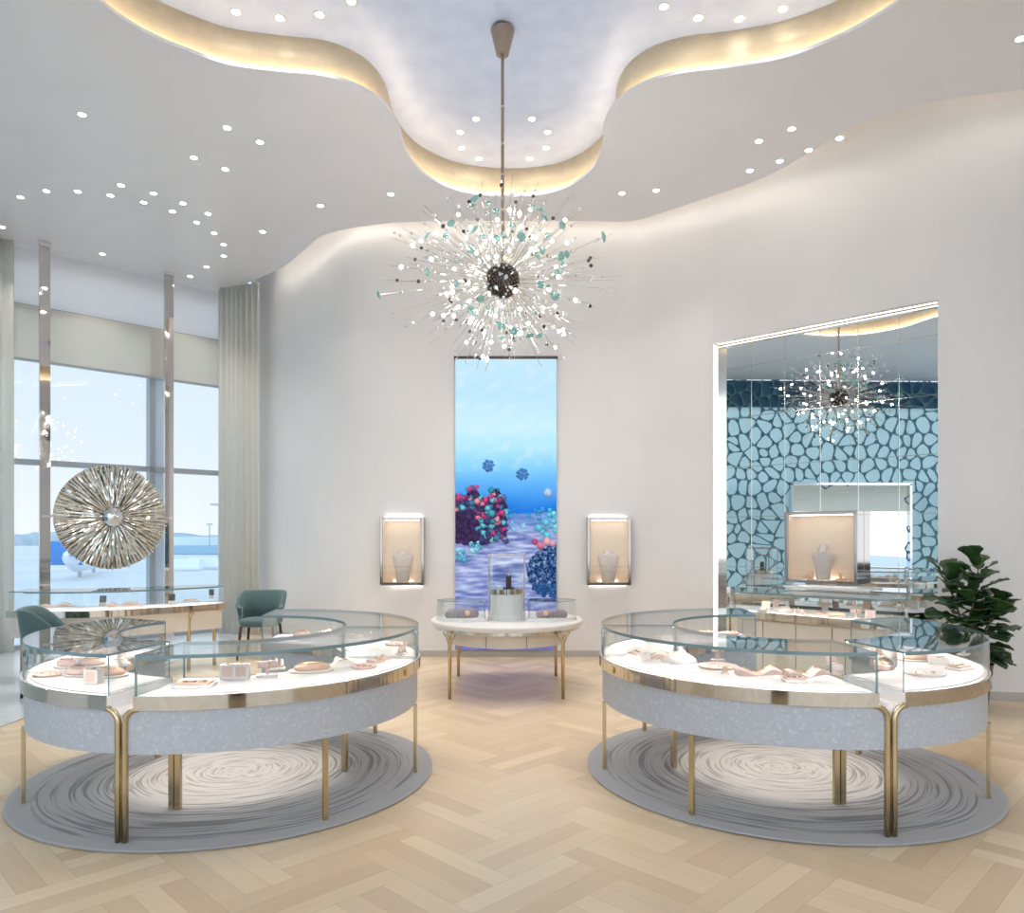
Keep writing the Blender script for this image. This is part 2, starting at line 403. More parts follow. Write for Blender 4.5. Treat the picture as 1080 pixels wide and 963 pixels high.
def slab_hole(name, outer, hole, z0, z1, mat):
    al = outer + hole; n = len(outer); m = len(hole)
    tri = tessellate_polygon([[Vector((p[0], p[1], 0)) for p in outer], [Vector((p[0], p[1], 0)) for p in hole]])
    vs = [(p[0], p[1], z0) for p in al] + [(p[0], p[1], z1) for p in al]; T = len(al); f = []
    for a, b, c in tri:
        cr = (al[b][0] - al[a][0]) * (al[c][1] - al[a][1]) - (al[b][1] - al[a][1]) * (al[c][0] - al[a][0])
        if abs(cr) < 1e-12: continue
        if cr < 0: a, b, c = c, b, a
        f.append((a + T, b + T, c + T)); f.append((c, b, a))
    for i in range(n): j = (i + 1) % n; f.append((i, j, j + T, i + T))
    for i in range(m): j = (i + 1) % m; f.append((n + i, n + j, n + j + T, n + i + T))
    return MB().add(vs, f).build(name, mat)
struct(slab_hole('ceiling', outer, ocu, ZC, ZC + .03, M['ceil']))
sgn = 1 if sum(ocu[i][0] * ocu[(i + 1) % len(ocu)][1] - ocu[(i + 1) % len(ocu)][0] * ocu[i][1] for i in range(len(ocu))) < 0 else -1
ocu2 = offset(ocu, .13 * sgn, True)
struct(MB().band(ocu2, ZC + .05, ZR, .03 * sgn, closed=True).build('trim_2', M['fascia'], smooth='all'))
struct(MB().prism(offset(ocu, .16 * sgn, True), ZR, ZR + .04).build('ceiling', M['leaf']))
lip = offset(ocu, .075 * sgn, True)
led = MB().band(offset(ocu, .06 * sgn, True), ZC + .052, ZC + .062, .025 * sgn, closed=True).build('recess_light_strip', M['ledw'])
tag(led, 'warm hidden light strip running around the edge of the wavy ceiling recess', 'light strip')
struct(MB().prism([(-7.6, -3), (7.6, -3), (7.6, 13.4), (-7.6, 13.4)], 6.2, 6.25).build('ceiling', M['void']))  # unseen slab, added to close off light above the ceiling

# ------------------------------------------------------------------ walls
A = (2.48, 9.29); U = (.72, -.69); Ln = math.hypot(*U); U = (U[0] / Ln, U[1] / Ln); Nn = (U[1], -U[0])  # Nn points into the room
ML = 2.488
B_ = (A[0] + U[0] * ML, A[1] + U[1] * ML)
MZ = 3.97
wl = crom([(-4.5, 13.0), (-3.95, 12.25), (-3.3, 11.55), (-2.85, 10.95), (-2.45, 10.42), (-2.1, 10.12), (-1.6, 9.98), (-1.0, 9.95)], 6)
struct(MB().band(wl + [(0, 9.95)], 0, 6.2, .15).build('wall_back', M['wall'], smooth=True))
wr = [(0, 9.95)] + crom([(1.2, 9.95), (1.6, 9.93), (1.85, 9.80), (2.12, 9.58), A], 5)
struct(MB().band(wr, 0, 6.2, .15).build('wall_back', M['wall'], smooth=True))
struct(MB().band([A, B_], MZ, 6.2, .15).build('wall_right', M['wall']))
wz = crom([B_, (4.55, 7.38), (4.95, 7.27), (5.8, 7.16), (7.4, 7.0)], 5)
struct(MB().band(wz, 0, 6.2, .15).build('wall_right', M['wall'], smooth=True))
struct(MB().box((7.5, 2, 3.1), (.15, 10.2, 6.2)).build('wall_right', M['wall']))
# skirtings
for i, pl in enumerate((wl + [(0, 9.95)], wr, wz)):
    struct(MB().band(offset(pl, -.012), 0, .085, .012).build('baseboard_' + ('back', 'back', 'right')[i], M['skirt'], smooth=True))
# cove lights above the ceiling edge
cl = MB().band(offset(cedge[8:], .02), ZC + .052, ZC + .066, .02).build('cove_light_strip', M['ledc'])
tag(cl, 'long hidden light strip washing the top of the curved wall from the ceiling edge', 'light strip')

# ------------------------------------------------------------------ mirror niche
def along(t, d=0, z=0): return (A[0] + U[0] * t + Nn[0] * d, A[1] + U[1] * t + Nn[1] * d, z)
REC = .17
ang = math.atan2(U[1], U[0])
mk = MB()
def nbox(mb, t0, t1, d0, d1, z0, z1, mi=0):
    c = along((t0 + t1) / 2, (d0 + d1) / 2); return mb.box((c[0], c[1], (z0 + z1) / 2), (t1 - t0, abs(d1 - d0), z1 - z0), ang, mi)
mir = thing('mirror', 'tall gridded wall mirror set back in the right wall behind the counter', 'mirror', along(ML / 2, -REC, 0), 0)
def put(mb, name, mat, par, **k):
    o = mb.build(name, mat, None, **k); 
    o.parent = par; o.matrix_parent_inverse = Matrix.Translation(par.location).inverted() if par.rotation_euler.z == 0 else (Matrix.Translation(par.location) @ Matrix.Rotation(par.rotation_euler.z, 4, 'Z')).inverted()
    return o
put(nbox(MB(), .02, ML - .0, -REC - .02, -REC, .02, MZ), 'mirror_glass', M['mirror'], mir)
jb = MB(); W_ = ML / 6
for i in range(1, 6): nbox(jb, i * W_ - .004, i * W_ + .004, -REC, -REC + .004, .02, MZ)
for k in range(1, 7): nbox(jb, 0.02, ML, -REC, -REC + .004, k * .61 - .004, k * .61 + .004)
put(jb, 'joint_strip', M['champ'], mir)
fr = MB(); nbox(fr, .0, .03, -REC, -.06, 0.0, MZ); nbox(fr, 0, ML, -REC, -REC + .02, MZ - .03, MZ)
put(fr, 'frame', M['champ'], mir)
struct(nbox(MB(), -.03, ML + .03, -REC - .06, -REC - .021, 0, MZ + .1).build('wall_right', M['wall']))
jl = nbox(MB(), -.004, .002, -REC + .11, -.012, .03, MZ - .02)
tag(jl.build('niche_light_strip', M['ledj']), 'tall bright light strip down the left jamb of the mirror recess', 'light strip')
jl = nbox(MB(), 0.03, ML - .03, -REC + .07, -REC + .09, MZ - .004, MZ + .001)
tag(jl.build('niche_light_strip', M['ledj']), 'sloping bright light strip along the head of the mirror recess', 'light strip')

# ------------------------------------------------------------------ left side: window wall, storefront
WD = (cos(R(45)), sin(R(45))); W0 = (-7.05, 10.39)
def win(s, d=0): return (W0[0] + WD[0] * s + WD[1] * d, W0[1] + WD[1] * s - WD[0] * d)   # d>0 towards the room
def wbox(mb, s0, s1, d0, d1, z0, z1, mi=0):
    c = win((s0 + s1) / 2, (d0 + d1) / 2); return mb.box((c[0], c[1], (z0 + z1) / 2), (s1 - s0, abs(d1 - d0), z1 - z0), R(45), mi)
wf = MB()
for s0, s1 in ((-.6, -.5), (3.3, 3.42)): wbox(wf, s0, s1, -.12, .0, 0, 4.8)
wbox(wf, -.6, 3.42, -.12, 0, 0, .06); wbox(wf, -.6, 3.42, -.10, .02, 2.60, 2.68)
wbox(wf, 1.96, 2.04, -.14, .02, 0, 4.8, 0); wbox(wf, 2.04, 2.24, -.14, -.02, 0, 4.8, 1)
wbox(wf, -.6, 3.42, -.12, 0, 4.78, 4.86)
w = wf.build('window_1', [M['mull'], M['mullb']]); struct(w)
gl = MB(); wbox(gl, -.55, 3.35, -.07, -.062, .06, 4.8)
g_ = gl.build('window_pane', M['wglass'], w)
struct(wbox(MB(), -.7, 3.6, -.16, -.122, 5.45, 6.2).build('wall_left', M['bulk']))
struct(wbox(MB(), -.6, 3.42, -.115, -.06, 4.8, 5.66).build('wall_left', M['bulk']))
bl = thing('roller_blind', 'cream roller blind partly lowered over the tall window', 'blind', win(1.4, .06) + (4.06,), 0)
b1 = MB(); wbox(b1, -.5, 3.3, .03, .04, 4.08, 4.84); put(b1, 'fabric', M['blind'], bl)
b2 = MB(); wbox(b2, -.5, 3.3, .02, .05, 4.05, 4.085); put(b2, 'bottom_bar', M['mull'], bl)
# curtains
def curtain(p0, p1, n, z0, z1, label):
    mb = MB(); K = n * 8; vs = []; L = math.hypot(p1[0] - p0[0], p1[1] - p0[1]); tx, ty = (p1[0] - p0[0]) / L, (p1[1] - p0[1]) / L
    for i in range(K + 1):
        t = i / K; a = .045 * sin(t * n * 2 * PI) + .012 * sin(t * n * 5.1)
        x = p0[0] + tx * L * t - ty * a; y = p0[1] + ty * L * t + tx * a
        vs.append((x, y, z0)); vs.append((x, y, z1))
    mb.add(vs, [(2 * i, 2 * i + 2, 2 * i + 3, 2 * i + 1) for i in range(K)])
    o = mb.build('curtain', M['curtain'], smooth='all'); sd = o.modifiers.new('s', 'SOLIDIFY'); sd.thickness = .004
    return tag(o, label, 'curtain', 'sheer floor length curtains')
curtain((-4.82, 12.38), (-4.02, 12.02), 8, .01, ZC - .005, 'pale sheer curtain hanging right of the window beside the curved wall')
curtain((-7.3, 9.72), (-6.84, 10.36), 5, .01, ZC - .005, 'pale sheer curtain at the left edge of the tall window')

# lattice storefront on the left (seen in the mirror)
def lattice():
    x0 = -7.42; y0, y1, z0, z1 = -1.2, 9.9, .0, 5.62; rnd = random.Random(3); s = .33
    door = (1.15, 4.3, 0, 2.95)
    sites = []
    ny = int((y1 - y0) / s) + 3; nz = int((z1 - z0) / s) + 3
    for i in range(-1, ny):
        for j in range(-1, nz):
            sites.append((y0 + (i + .5 + (j % 2) * .5 + rnd.uniform(-.42, .42)) * s, z0 + (j + .5 + rnd.uniform(-.42, .42)) * s))
    mb = MB()
    for a in sites:
        if not (y0 < a[0] < y1 and z0 < a[1] < z1): continue
        if door[0] - .1 < a[0] < door[1] + .1 and a[1] < door[3] + .12: continue
        poly = [(a[0] - s, a[1] - s), (a[0] + s, a[1] - s), (a[0] + s, a[1] + s), (a[0] - s, a[1] + s)]
        for b in sites:
            if b is a: continue
            dx, dz = b[0] - a[0], b[1] - a[1]; q = dx * dx + dz * dz
            if q > (2.6 * s) ** 2: continue
            mx, mz = (a[0] + b[0]) / 2, (a[1] + b[1]) / 2; out = []
            for k in range(len(poly)):
                p, r = poly[k], poly[(k + 1) % len(poly)]
                dp = (p[0] - mx) * dx + (p[1] - mz) * dz; dr = (r[0] - mx) * dx + (r[1] - mz) * dz
                if dp <= 0: out.append(p)
                if (dp < 0 < dr) or (dr < 0 < dp):
                    t = dp / (dp - dr); out.append((p[0] + (r[0] - p[0]) * t, p[1] + (r[1] - p[1]) * t))
            poly = out
            if len(poly) < 3: break
        if len(poly) < 3: continue
        n = len(poly)
        inn = offset(poly, .013, True)
        ar = sum(poly[k][0] * poly[(k + 1) % n][1] - poly[(k + 1) % n][0] * poly[k][1] for k in range(n))
        if ar < 0: poly = poly[::-1]; inn = offset(poly, .013, True)
        vs = []; inn2 = []
        for k in range(n):
            p, a_, b_2 = inn[k], inn[k - 1], inn[(k + 1) % n]
            inn2.append((p[0] * .72 + a_[0] * .28, p[1] * .72 + a_[1] * .28)); inn2.append((p[0] * .72 + b_2[0] * .28, p[1] * .72 + b_2[1] * .28))
        for xx in (x0, x0 + .05):
            vs += [(xx, p[0], p[1]) for p in poly] + [(xx, p[0], p[1]) for p in inn2]
        f = []; T = 3 * n
        for k in range(n):
            j = (k + 1) % n; a_, b_2, c_ = n + 2 * k, n + 2 * k + 1, n + 2 * j
            f += [(k, b_2, a_), (k, j, c_, b_2), (T + k, T + a_, T + b_2), (T + k, T + b_2, T + c_, T + j), (a_, b_2, T + b_2, T + a_), (b_2, c_, T + c_, T + b_2)]
        mb.add(vs, f)
    t = thing('lattice_screen', 'dark blue organic lattice screen of rounded cells around the shop entrance', 'screen', (x0, 4.35, 0))
    put(mb, 'lattice', M['lattice'], t)
    fm = MB()
    for (a, b, c, d) in ((y0, door[0], 0, 4.95), (door[1], y1, 0, 4.95), (door[0], door[1], door[3], 4.95)):
        fm.box((x0 - .06, (a + b) / 2, (c + d) / 2), (.01, b - a, d - c))
    put(fm, 'backing_film', M['film'], t)
    put(MB().box((x0 - .09, (y0 + y1) / 2, 5.3), (.06, y1 - y0, .7)), 'fascia', M['bluef'], t)
    df = MB(); yc = (door[0] + door[1]) / 2
    for yy in (door[0], door[1]): df.box((x0, yy, door[3] / 2), (.16, .06, door[3]))
    df.box((x0, yc, door[3]), (.16, door[1] - door[0] + .06, .06))
    put(df, 'door_frame', M['chrome'], t)
    # cream slatted soffit of the terminal outside
    so = MB()
    for k in range(22): so.box((x0 - .6 - k * .35, 1, 2.98 - k * .022), (.28, 18, .04))
    tag(so.build('soffit', M['slat']), 'cream slatted soffit outside the shop entrance, seen in the mirror', 'soffit')
lattice()

# ------------------------------------------------------------------ outside
gr = MB().box((-100, 250, -4.1), (900, 700, .2)); gr = gr.build('ground', M['apronground']); struct(gr)
rnd = random.Random(8)
def ray(px, d, z): return ((px - 540) / FPX * d, d, z)
tb = MB(); vs = []; K = 120
for i in range(K + 1):
    x = -330 + 330 * i / K; h = 1.6 + (.6 + .8 * rnd.random()) + (1.0 * sin(i * .3))
    vs += [(x, 420, -4), (x, 420, h), (x, 440, h * .9), (x, 440, -4)]
f = []
for i in range(K):
    for k in range(3): f.append((4 * i + k, 4 * i + 4 + k, 4 * i + 5 + k, 4 * i + 1 + k))
tb.add(vs, f)
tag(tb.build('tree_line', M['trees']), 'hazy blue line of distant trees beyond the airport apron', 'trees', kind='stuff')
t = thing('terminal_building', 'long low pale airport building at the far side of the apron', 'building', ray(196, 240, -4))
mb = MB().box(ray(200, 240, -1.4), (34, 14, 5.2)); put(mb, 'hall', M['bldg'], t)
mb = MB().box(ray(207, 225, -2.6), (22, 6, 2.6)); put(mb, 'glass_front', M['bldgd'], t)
def veh(px, d, l, label):
    p = ray(px, d, -4); t = thing('service_vehicle', label, 'vehicle', p, 0, 'airport vehicles'); x, y, z = p
    put(MB().box((x, y, z + 1.1), (l, 1.9, 1.5)), 'body', M['planewhite'], t, bevel=.1)
    put(MB().box((x, y - .96, z + 1.45), (l * .8, .06, .5)), 'window_band', M['bldgd'], t)
    for s in (-1, 1):
        put(MB().lathe([(.01, -1), (.4, -1), (.4, 1), (.01, 1)], (0, 0, 0), 12), 'wheel', M['charcoal'], t)
        w = t.children[-1]; w.matrix_parent_inverse = Matrix.Identity(4); w.rotation_euler = (PI / 2, 0, 0); w.location = (s * l * .3, 0, .4)
veh(196, 120, 5, 'small white vehicle parked left of the low airport building'); veh(214, 130, 4.5, 'white van on the apron below the light mast'); veh(231, 125, 6, 'longer white vehicle at the right edge of the window view')
for px, d, top, lab in ((231, 150, 7.7, 'tall floodlight mast seen through the right window pane'), (221, 230, 5.0, 'thin distant mast left of the tall floodlight mast')):
    x, y, z = ray(px, d, -4); t = thing('light_mast', lab, 'mast', (x, y, z), 0, 'apron light masts')
    put(MB().tube([(x, y, z), (x, y, top)], [.22, .14]), 'pole', M['mull'], t)
    put(MB().box((x, y, top + .1), (3.2 if d < 200 else 1.6, .8, .45)), 'lamp_head', M['mull'], t)
# aircraft
x, y, z = ray(76, 95, -4)
pl = thing('airliner', 'white airliner with a blue tail fin parked outside behind the mirrored disc', 'aircraft', (x, y, z), 0)
mb = MB(); mb.tube([(x - 10, y + 24, z + 2.4), (x - 9.2, y + 22, z + 2.3), (x - 5.8, y + 14, z + 2.2), (x - 1.6, y + 4, z + 2.3), (x + .6, y - 1.5, z + 2.9), (x + 1.6, y - 4, z + 3.3)], [.2, 1.0, 1.5, 1.5, .9, .3], 14)
put(mb, 'fuselage', M['planewhite'], pl, smooth='all')
mb = MB(); fv = [(-2.6, 1.9), (1.2, 1.9), (-.6, 4.9), (-2.9, 4.9)]
vs = [(x + p[0], y + p[0] * .25 - .12, z + p[1]) for p in fv] + [(x + p[0], y + p[0] * .25 + .12, z + p[1]) for p in fv]
mb.add(vs, [(0, 1, 2, 3), (7, 6, 5, 4), (0, 4, 5, 1), (1, 5, 6, 2), (2, 6, 7, 3), (3, 7, 4, 0)]); put(mb, 'tail_fin', M['planeblue'], pl)
mb = MB().box((x + 1.2, y - 3, z + 3.2), (5, 1.4, .15)); put(mb, 'tailplane', M['planeblue'], pl)
for gx_, gy_ in ((-2.5, 6), (-8.4, 20)): put(MB().box((x + gx_, y + gy_, z + .5), (.35, .35, 1.0)), 'landing_gear', M['mull'], pl)

M['polem'] = pbr('pole_mirror', (.60, .58, .57), .04, metal=1)
# ------------------------------------------------------------------ mirrored disc on poles
PD = .42
def pole(s, lab):
    p = win(s, PD); t = thing('mirrored_pole', lab, 'pole', (p[0], p[1], 0), R(45), 'mirrored floor to ceiling poles')
    MB().box((0, 0, ZC / 2), (.13, .05, ZC - .004)).build('shaft', M['polem'], t)
    MB().box((0, 0, .02), (.17, .09, .04)).build('base_collar', M['chrome'], t)
    MB().box((0, 0, ZC - .03), (.15, .07, .05)).build('ceiling_collar', M['chrome'], t)
# pole lines: x=47 and x=178
def s_for(px, d):
    tn = (px - 540) / FPX; b = win(0, d); return (tn * b[1] - b[0]) / (WD[0] - tn * WD[1])
pole(s_for(47, PD), 'tall mirrored pole left of the glittering mirrored disc'); pole(s_for(178, PD), 'tall mirrored pole right of the glittering mirrored disc')
sd = s_for(117.5, PD + .03); p = win(sd, PD + .05)
dz = EYE + (565 - 545.5) / FPX * p[1]
dr = thing('mirrored_disc', 'large round mirrored wall sculpture of radiating petals mounted between two poles', 'sculpture', (p[0], p[1], dz), R(45))
def disc_parts(par):
    # local frame: x along window, y away from the room (-y to the room), z up
    rnd = random.Random(5); Rr = .775
    pan = MB(); pan.lathe([(.01, 0), (Rr * .97, 0), (Rr * .97, .02), (.01, .02)], seg=48)
    o = pan.build('backing_disc', M['champ'], par); o.rotation_euler = (-PI / 2, 0, 0)
    for layer, (r0, r1, n, y) in enumerate(((.40, Rr, 84, -.03), (.28, .62, 70, -.048), (.15, .46, 52, -.066))):
        mb = MB()
        for k in range(n):
            a = 2 * PI * (k + rnd.uniform(-.3, .3)) / n; L = r1 * rnd.uniform(.95, 1.0); wd = 2 * PI * r1 / n * .62; tw = rnd.uniform(-.03, .03); lift = rnd.uniform(.008, .03)
            ca, sa = cos(a), sin(a); pts = []
            K = 6
            for i in range(K + 1):
                u = i / K; r = r0 + (L - r0) * u; hw = wd * (.22 + .78 * sin(PI * min(1, u * .62 + .05))) * (1 if i < K else .55)
                yy = y - lift * sin(PI * u) + rnd.uniform(-.008, .008)
                for q, dy in ((-1, tw), (0, -.012), (1, -tw)):
                    tx = q * hw * .5
                    pts.append((r * ca - tx * sa, yy + dy * .6, r * sa + tx * ca))
            f = []
            for i in range(K):
                for q in range(2): f.append((3 * i + q, 3 * i + q + 1, 3 * i + q + 4, 3 * i + q + 3))
            mb.add(pts, f)
        o = mb.build('petal_ring', M['petal'], par); sdm = o.modifiers.new('s', 'SOLIDIFY'); sdm.thickness = .004
    mb = MB(); mb.lathe([(.15, 0), (.14, .03), (.10, .07), (.04, .095), (.001, .10)], seg=12)
    o = mb.build('center_dome', M['chrome'], par); o.rotation_euler = (PI / 2, 0, 0); o.location = (0, -.07, 0)
    for s in (-1, 1): MB().box((s * .79, .03, 0), (.16, .03, .03)).build('bracket', M['chrome'], par)
M['petal'] = pbr('petal_metal', (.78, .76, .70), .16, metal=1, noise=.25, nscale=14)
disc_parts(dr)

# ------------------------------------------------------------------ downlights
def downlight_proto():
    t = thing('downlight', 'x', 'downlight', (0, 0, ZC))
    MB().lathe([(.034, -.001), (.048, -.006), (.055, 0), (.055, .004), (.034, .004)], seg=20).build('trim_ring', M['trimw'], t, smooth='all')
    MB().lathe([(.001, -.003), (.034, -.003), (.034, .003), (.001, .003)], seg=20).build('lens', M['lens'], t)
    return t
DLP = downlight_proto()
ld = bpy.data.lights.new('downlight_lamp', 'SPOT'); ld.energy = 40; ld.spot_size = R(84); ld.spot_blend = 1.0; ld.shadow_soft_size = .05; ld.color = (1, .955, .91)
ld2 = ld.copy(); ld2.energy = 16; ld2.spot_size = R(48)
first = [True]
def ordw(i, n):
    return ['first', 'second', 'third', 'fourth', 'fifth', 'sixth', 'seventh', 'eighth', 'ninth', 'tenth', 'eleventh', 'twelfth', 'thirteenth', 'fourteenth', 'fifteenth'][i]
def down(x, y, z, label, group):
    o = DLP if first[0] else copy_tree(DLP); first[0] = False
    o.location = (x, y, z); o['label'] = label; o['group'] = group
    l = bpy.data.objects.new('downlight_lamp', ld2 if 'over the mirror' in label or 'right edge' in label else ld); C.objects.link(l); l.location = (x, y, z - .02)
    l.parent = o; l.matrix_parent_inverse = Matrix.Translation((x, y, z)).inverted()
def downs(pts, z, labels, group):
    for (px, py), lb in zip(pts, labels):
        d = FPX * (z - EYE) / (HY - py); down((px - 540) / FPX * d, d, z, lb, group)
trail = [(21.5, 208), (49, 201.5), (82, 202), (116.5, 206), (151.5, 213.5), (182, 223), (207.5, 234.5), (226, 246), (236, 258), (236, 270), (218, 281.5), (200.5, 291.5)]
downs(trail, ZC, ['ceiling downlight %s from the left end of the hooked trail above the window' % ordw(i, 12) for i in range(12)], 'ceiling downlights')
downs([(127.5, 195.5), (162, 204), (193, 214.5), (219.5, 225.5)], ZC, ['ceiling downlight %s from left in the short row behind the hooked trail' % ordw(i, 4) for i in range(4)], 'ceiling downlights')
downs([(86.5, 121), (239.5, 135), (274, 150), (204.5, 166.5), (237.5, 178.5)], ZC, ['lone ceiling downlight at the upper left, far from any other', 'ceiling downlight topmost of the four loosely grouped at upper left', 'ceiling downlight rightmost of the four loosely grouped at upper left', 'ceiling downlight leftmost of the four loosely grouped at upper left', 'ceiling downlight lowest of the four loosely grouped at upper left'], 'ceiling downlights')
downs([(277, 244.5), (338, 217), (412, 205), (108, 268), (2, 239.5)], ZC, ['single ceiling downlight between the hooked trail and the bay of the left wall', 'ceiling downlight above the bend between left and back wall', 'ceiling downlight just left of the chandelier below the recess edge', 'single ceiling downlight between the two mirrored poles', 'ceiling downlight cut by the left edge above the window'], 'ceiling downlights')
downs([(800.5, 149), (835, 136), (885.5, 146), (853, 158.5), (822.5, 170), (791, 180)], ZC, ['ceiling downlight %s of the six over the mirror wall' % s for s in ('left one of the upper pair', 'topmost', 'farthest right', 'second from the right', 'third from the right', 'lowest and farthest left')], 'ceiling downlights')
downs([(656, 204), (692, 201), (1076, 41)], ZC, ['left one of two ceiling downlights right of the chandelier', 'right one of two ceiling downlights right of the chandelier', 'lone ceiling downlight at the right edge of the photo'], 'ceiling downlights')
downs([(249, 12.5), (295, 19), (337, 15.5), (370.5, 1.5)], ZR, ['recess downlight %s from the left in the left lobe of the ceiling recess' % ordw(i, 4) for i in range(4)], 'recess downlights')
downs([(700, 7), (736.5, 19), (780, 20), (825.5, 9.5)], ZR, ['recess downlight %s from the left in the right lobe of the ceiling recess' % ordw(i, 4) for i in range(4)], 'recess downlights')
q = ['topmost', 'second from the top', 'third from the top', 'lowest']
downs([(502, 125.5), (485.5, 139.5), (487, 156), (505, 167.5)], ZR, ['recess downlight %s in the curve of four left of the chandelier stem' % s for s in q], 'recess downlights')
downs([(561, 125.5), (577.5, 139.5), (576, 156), (559, 167.5)], ZR, ['recess downlight %s in the curve of four right of the chandelier stem' % s for s in q], 'recess downlights')
for x, y, lb in ((-4.5, 4.6, 'left'), (4.6, 4.4, 'right'), (-4.2, 1.2, 'near left'), (4.2, 1.2, 'near right'), (-6, 6.8, 'far left'), (5.6, 5.9, 'far right')):  # unseen lamps, added for more light in the room
    down(x, y, ZC, 'added ceiling downlight above the %s side, out of view, for fill light' % lb, 'ceiling downlights')

# ------------------------------------------------------------------ chandelier
CX, CY, CZ = -.083, 6.6, 3.83
ch = thing('chandelier', 'large starburst chandelier of glass, bulbs and teal discs hanging from the ceiling recess', 'chandelier', (CX, CY, CZ))
def chandelier():
    rnd = random.Random(21)
    MB().lathe([(.001, ZR - CZ), (.085, ZR - CZ), (.105, ZR - CZ - .03), (.055, ZR - CZ - .24), (.02, ZR - CZ - .25), (.001, ZR - CZ - .25)][::-1], seg=28).build('canopy', M['bronze'], ch, smooth=True)
    MB().tube([(0, 0, .1), (0, 0, ZR - CZ - .24)], .014, 10).build('stem', M['bronze'], ch, smooth=True)
    for z in (.62, .93, 1.20, 1.52): MB().lathe([(.014, -.012), (.019, -.01), (.019, .01), (.014, .012)], (0, 0, z), 12).build('stem_collar', M['champ'], ch)
    hub = MB(); n = 260
    hub.sphere((0, 0, 0), .135, 16, 10)
    for i in range(n):
        z = 1 - 2 * (i + .5) / n; a = i * 2.39996; r = math.sqrt(1 - z * z); d = Vector((r * cos(a), r * sin(a), z))
        p = d * .14; s = .013
        hub.sphere(p, s, 6, 4)
    hub.build('hub', M['darkmetal'], ch)
    hc = MB()
    for i in range(70):
        z = rnd.uniform(-1, .9); a = rnd.uniform(0, 2 * PI); r = math.sqrt(1 - z * z); hc.sphere(Vector((r * cos(a), r * sin(a), z)) * .158, .010, 6, 4)
    hc.build('hub_crystal', M['crystal'], ch)['kind'] = 'stuff'
    n = 230; dirs = []
    for i in range(n):
        z = 1 - 2 * (i + .5) / n; a = i * 2.39996 + rnd.uniform(-.08, .08); z = max(-.98, min(.98, z + rnd.uniform(-.03, .03)))
        r = math.sqrt(1 - z * z); d = Vector((r * cos(a), r * sin(a), z))
        ext = 1 / math.sqrt((d.x ** 2 + d.y ** 2) / 1.14 ** 2 + d.z ** 2 / .80 ** 2)
        dirs.append((d, ext * rnd.choice((.55, .7, .8, .9, 1.0, 1.0)) * rnd.uniform(.9, 1.0)))
    rnd.shuffle(dirs)
    rest = MB(); crest = MB(); bead_n = 0; crys_n = 0
    for i, (d, L) in enumerate(dirs):
        e = d * L
        mb = MB().tube([d * .1, e], .0021, 5)
        if i < 100: mb.build('rod', M['champ'], ch)
        else: rest.tube([d * .1, e], .0021, 5)
        k = i % 5
        if k == 0 or (k == 2 and i % 2):       # bulb
            p = d * min(L, L * rnd.uniform(.62, .95)) 
            b = MB().sphere(p, .014, 10, 8)
            bo = b.build('bulb', M['bulb'], ch, smooth='all')
        if (k == 1 and i % 4) or (k == 3 and i % 4 == 0):         # teal disc
            p = e * rnd.uniform(.82, .99); t = Vector((rnd.uniform(-1, 1), rnd.uniform(-1, 1), rnd.uniform(-1, 1))); nn = (d + t * .35).normalized()
            a = nn.orthogonal().normalized(); b = nn.cross(a); rr = rnd.uniform(.030, .046); mb = MB(); vs = []; fs = []
            rings = ((0, .0), (.5, -.004), (1, -.014), (1, -.008), (.5, .003), (0, .007)); S = 14
            for (q, h) in rings:
                for s in range(S):
                    th = 2 * PI * s / S; vs.append(p + (a * cos(th) + b * sin(th)) * max(q, .01) * rr + nn * h)
            for j in range(len(rings) - 1):
                for s in range(S): fs.append((j * S + s, j * S + (s + 1) % S, (j + 1) * S + (s + 1) % S, (j + 1) * S + s))
            mb.add(vs, fs).build('glass_disc', M['tealglass'], ch, smooth='all')
        if k == 4:
            MB().sphere(e * rnd.uniform(.7, .97), .016, 8, 6).build('dark_bead', M['darkmetal'], ch, smooth='all')
        # crystals
        for c in range(2):
            p = d * L * rnd.uniform(.45, 1.0); s = rnd.uniform(.009, .017)
            if crys_n < 100 : MB().sphere(p, s, 6, 4).build('crystal', M['crystal'], ch); crys_n += 1
            else: crest.sphere(p, s, 6, 4)
    rest.build('rod', M['champ'], ch)['kind'] = 'stuff'; crest.build('crystal', M['crystal'], ch)['kind'] = 'stuff'
chandelier()

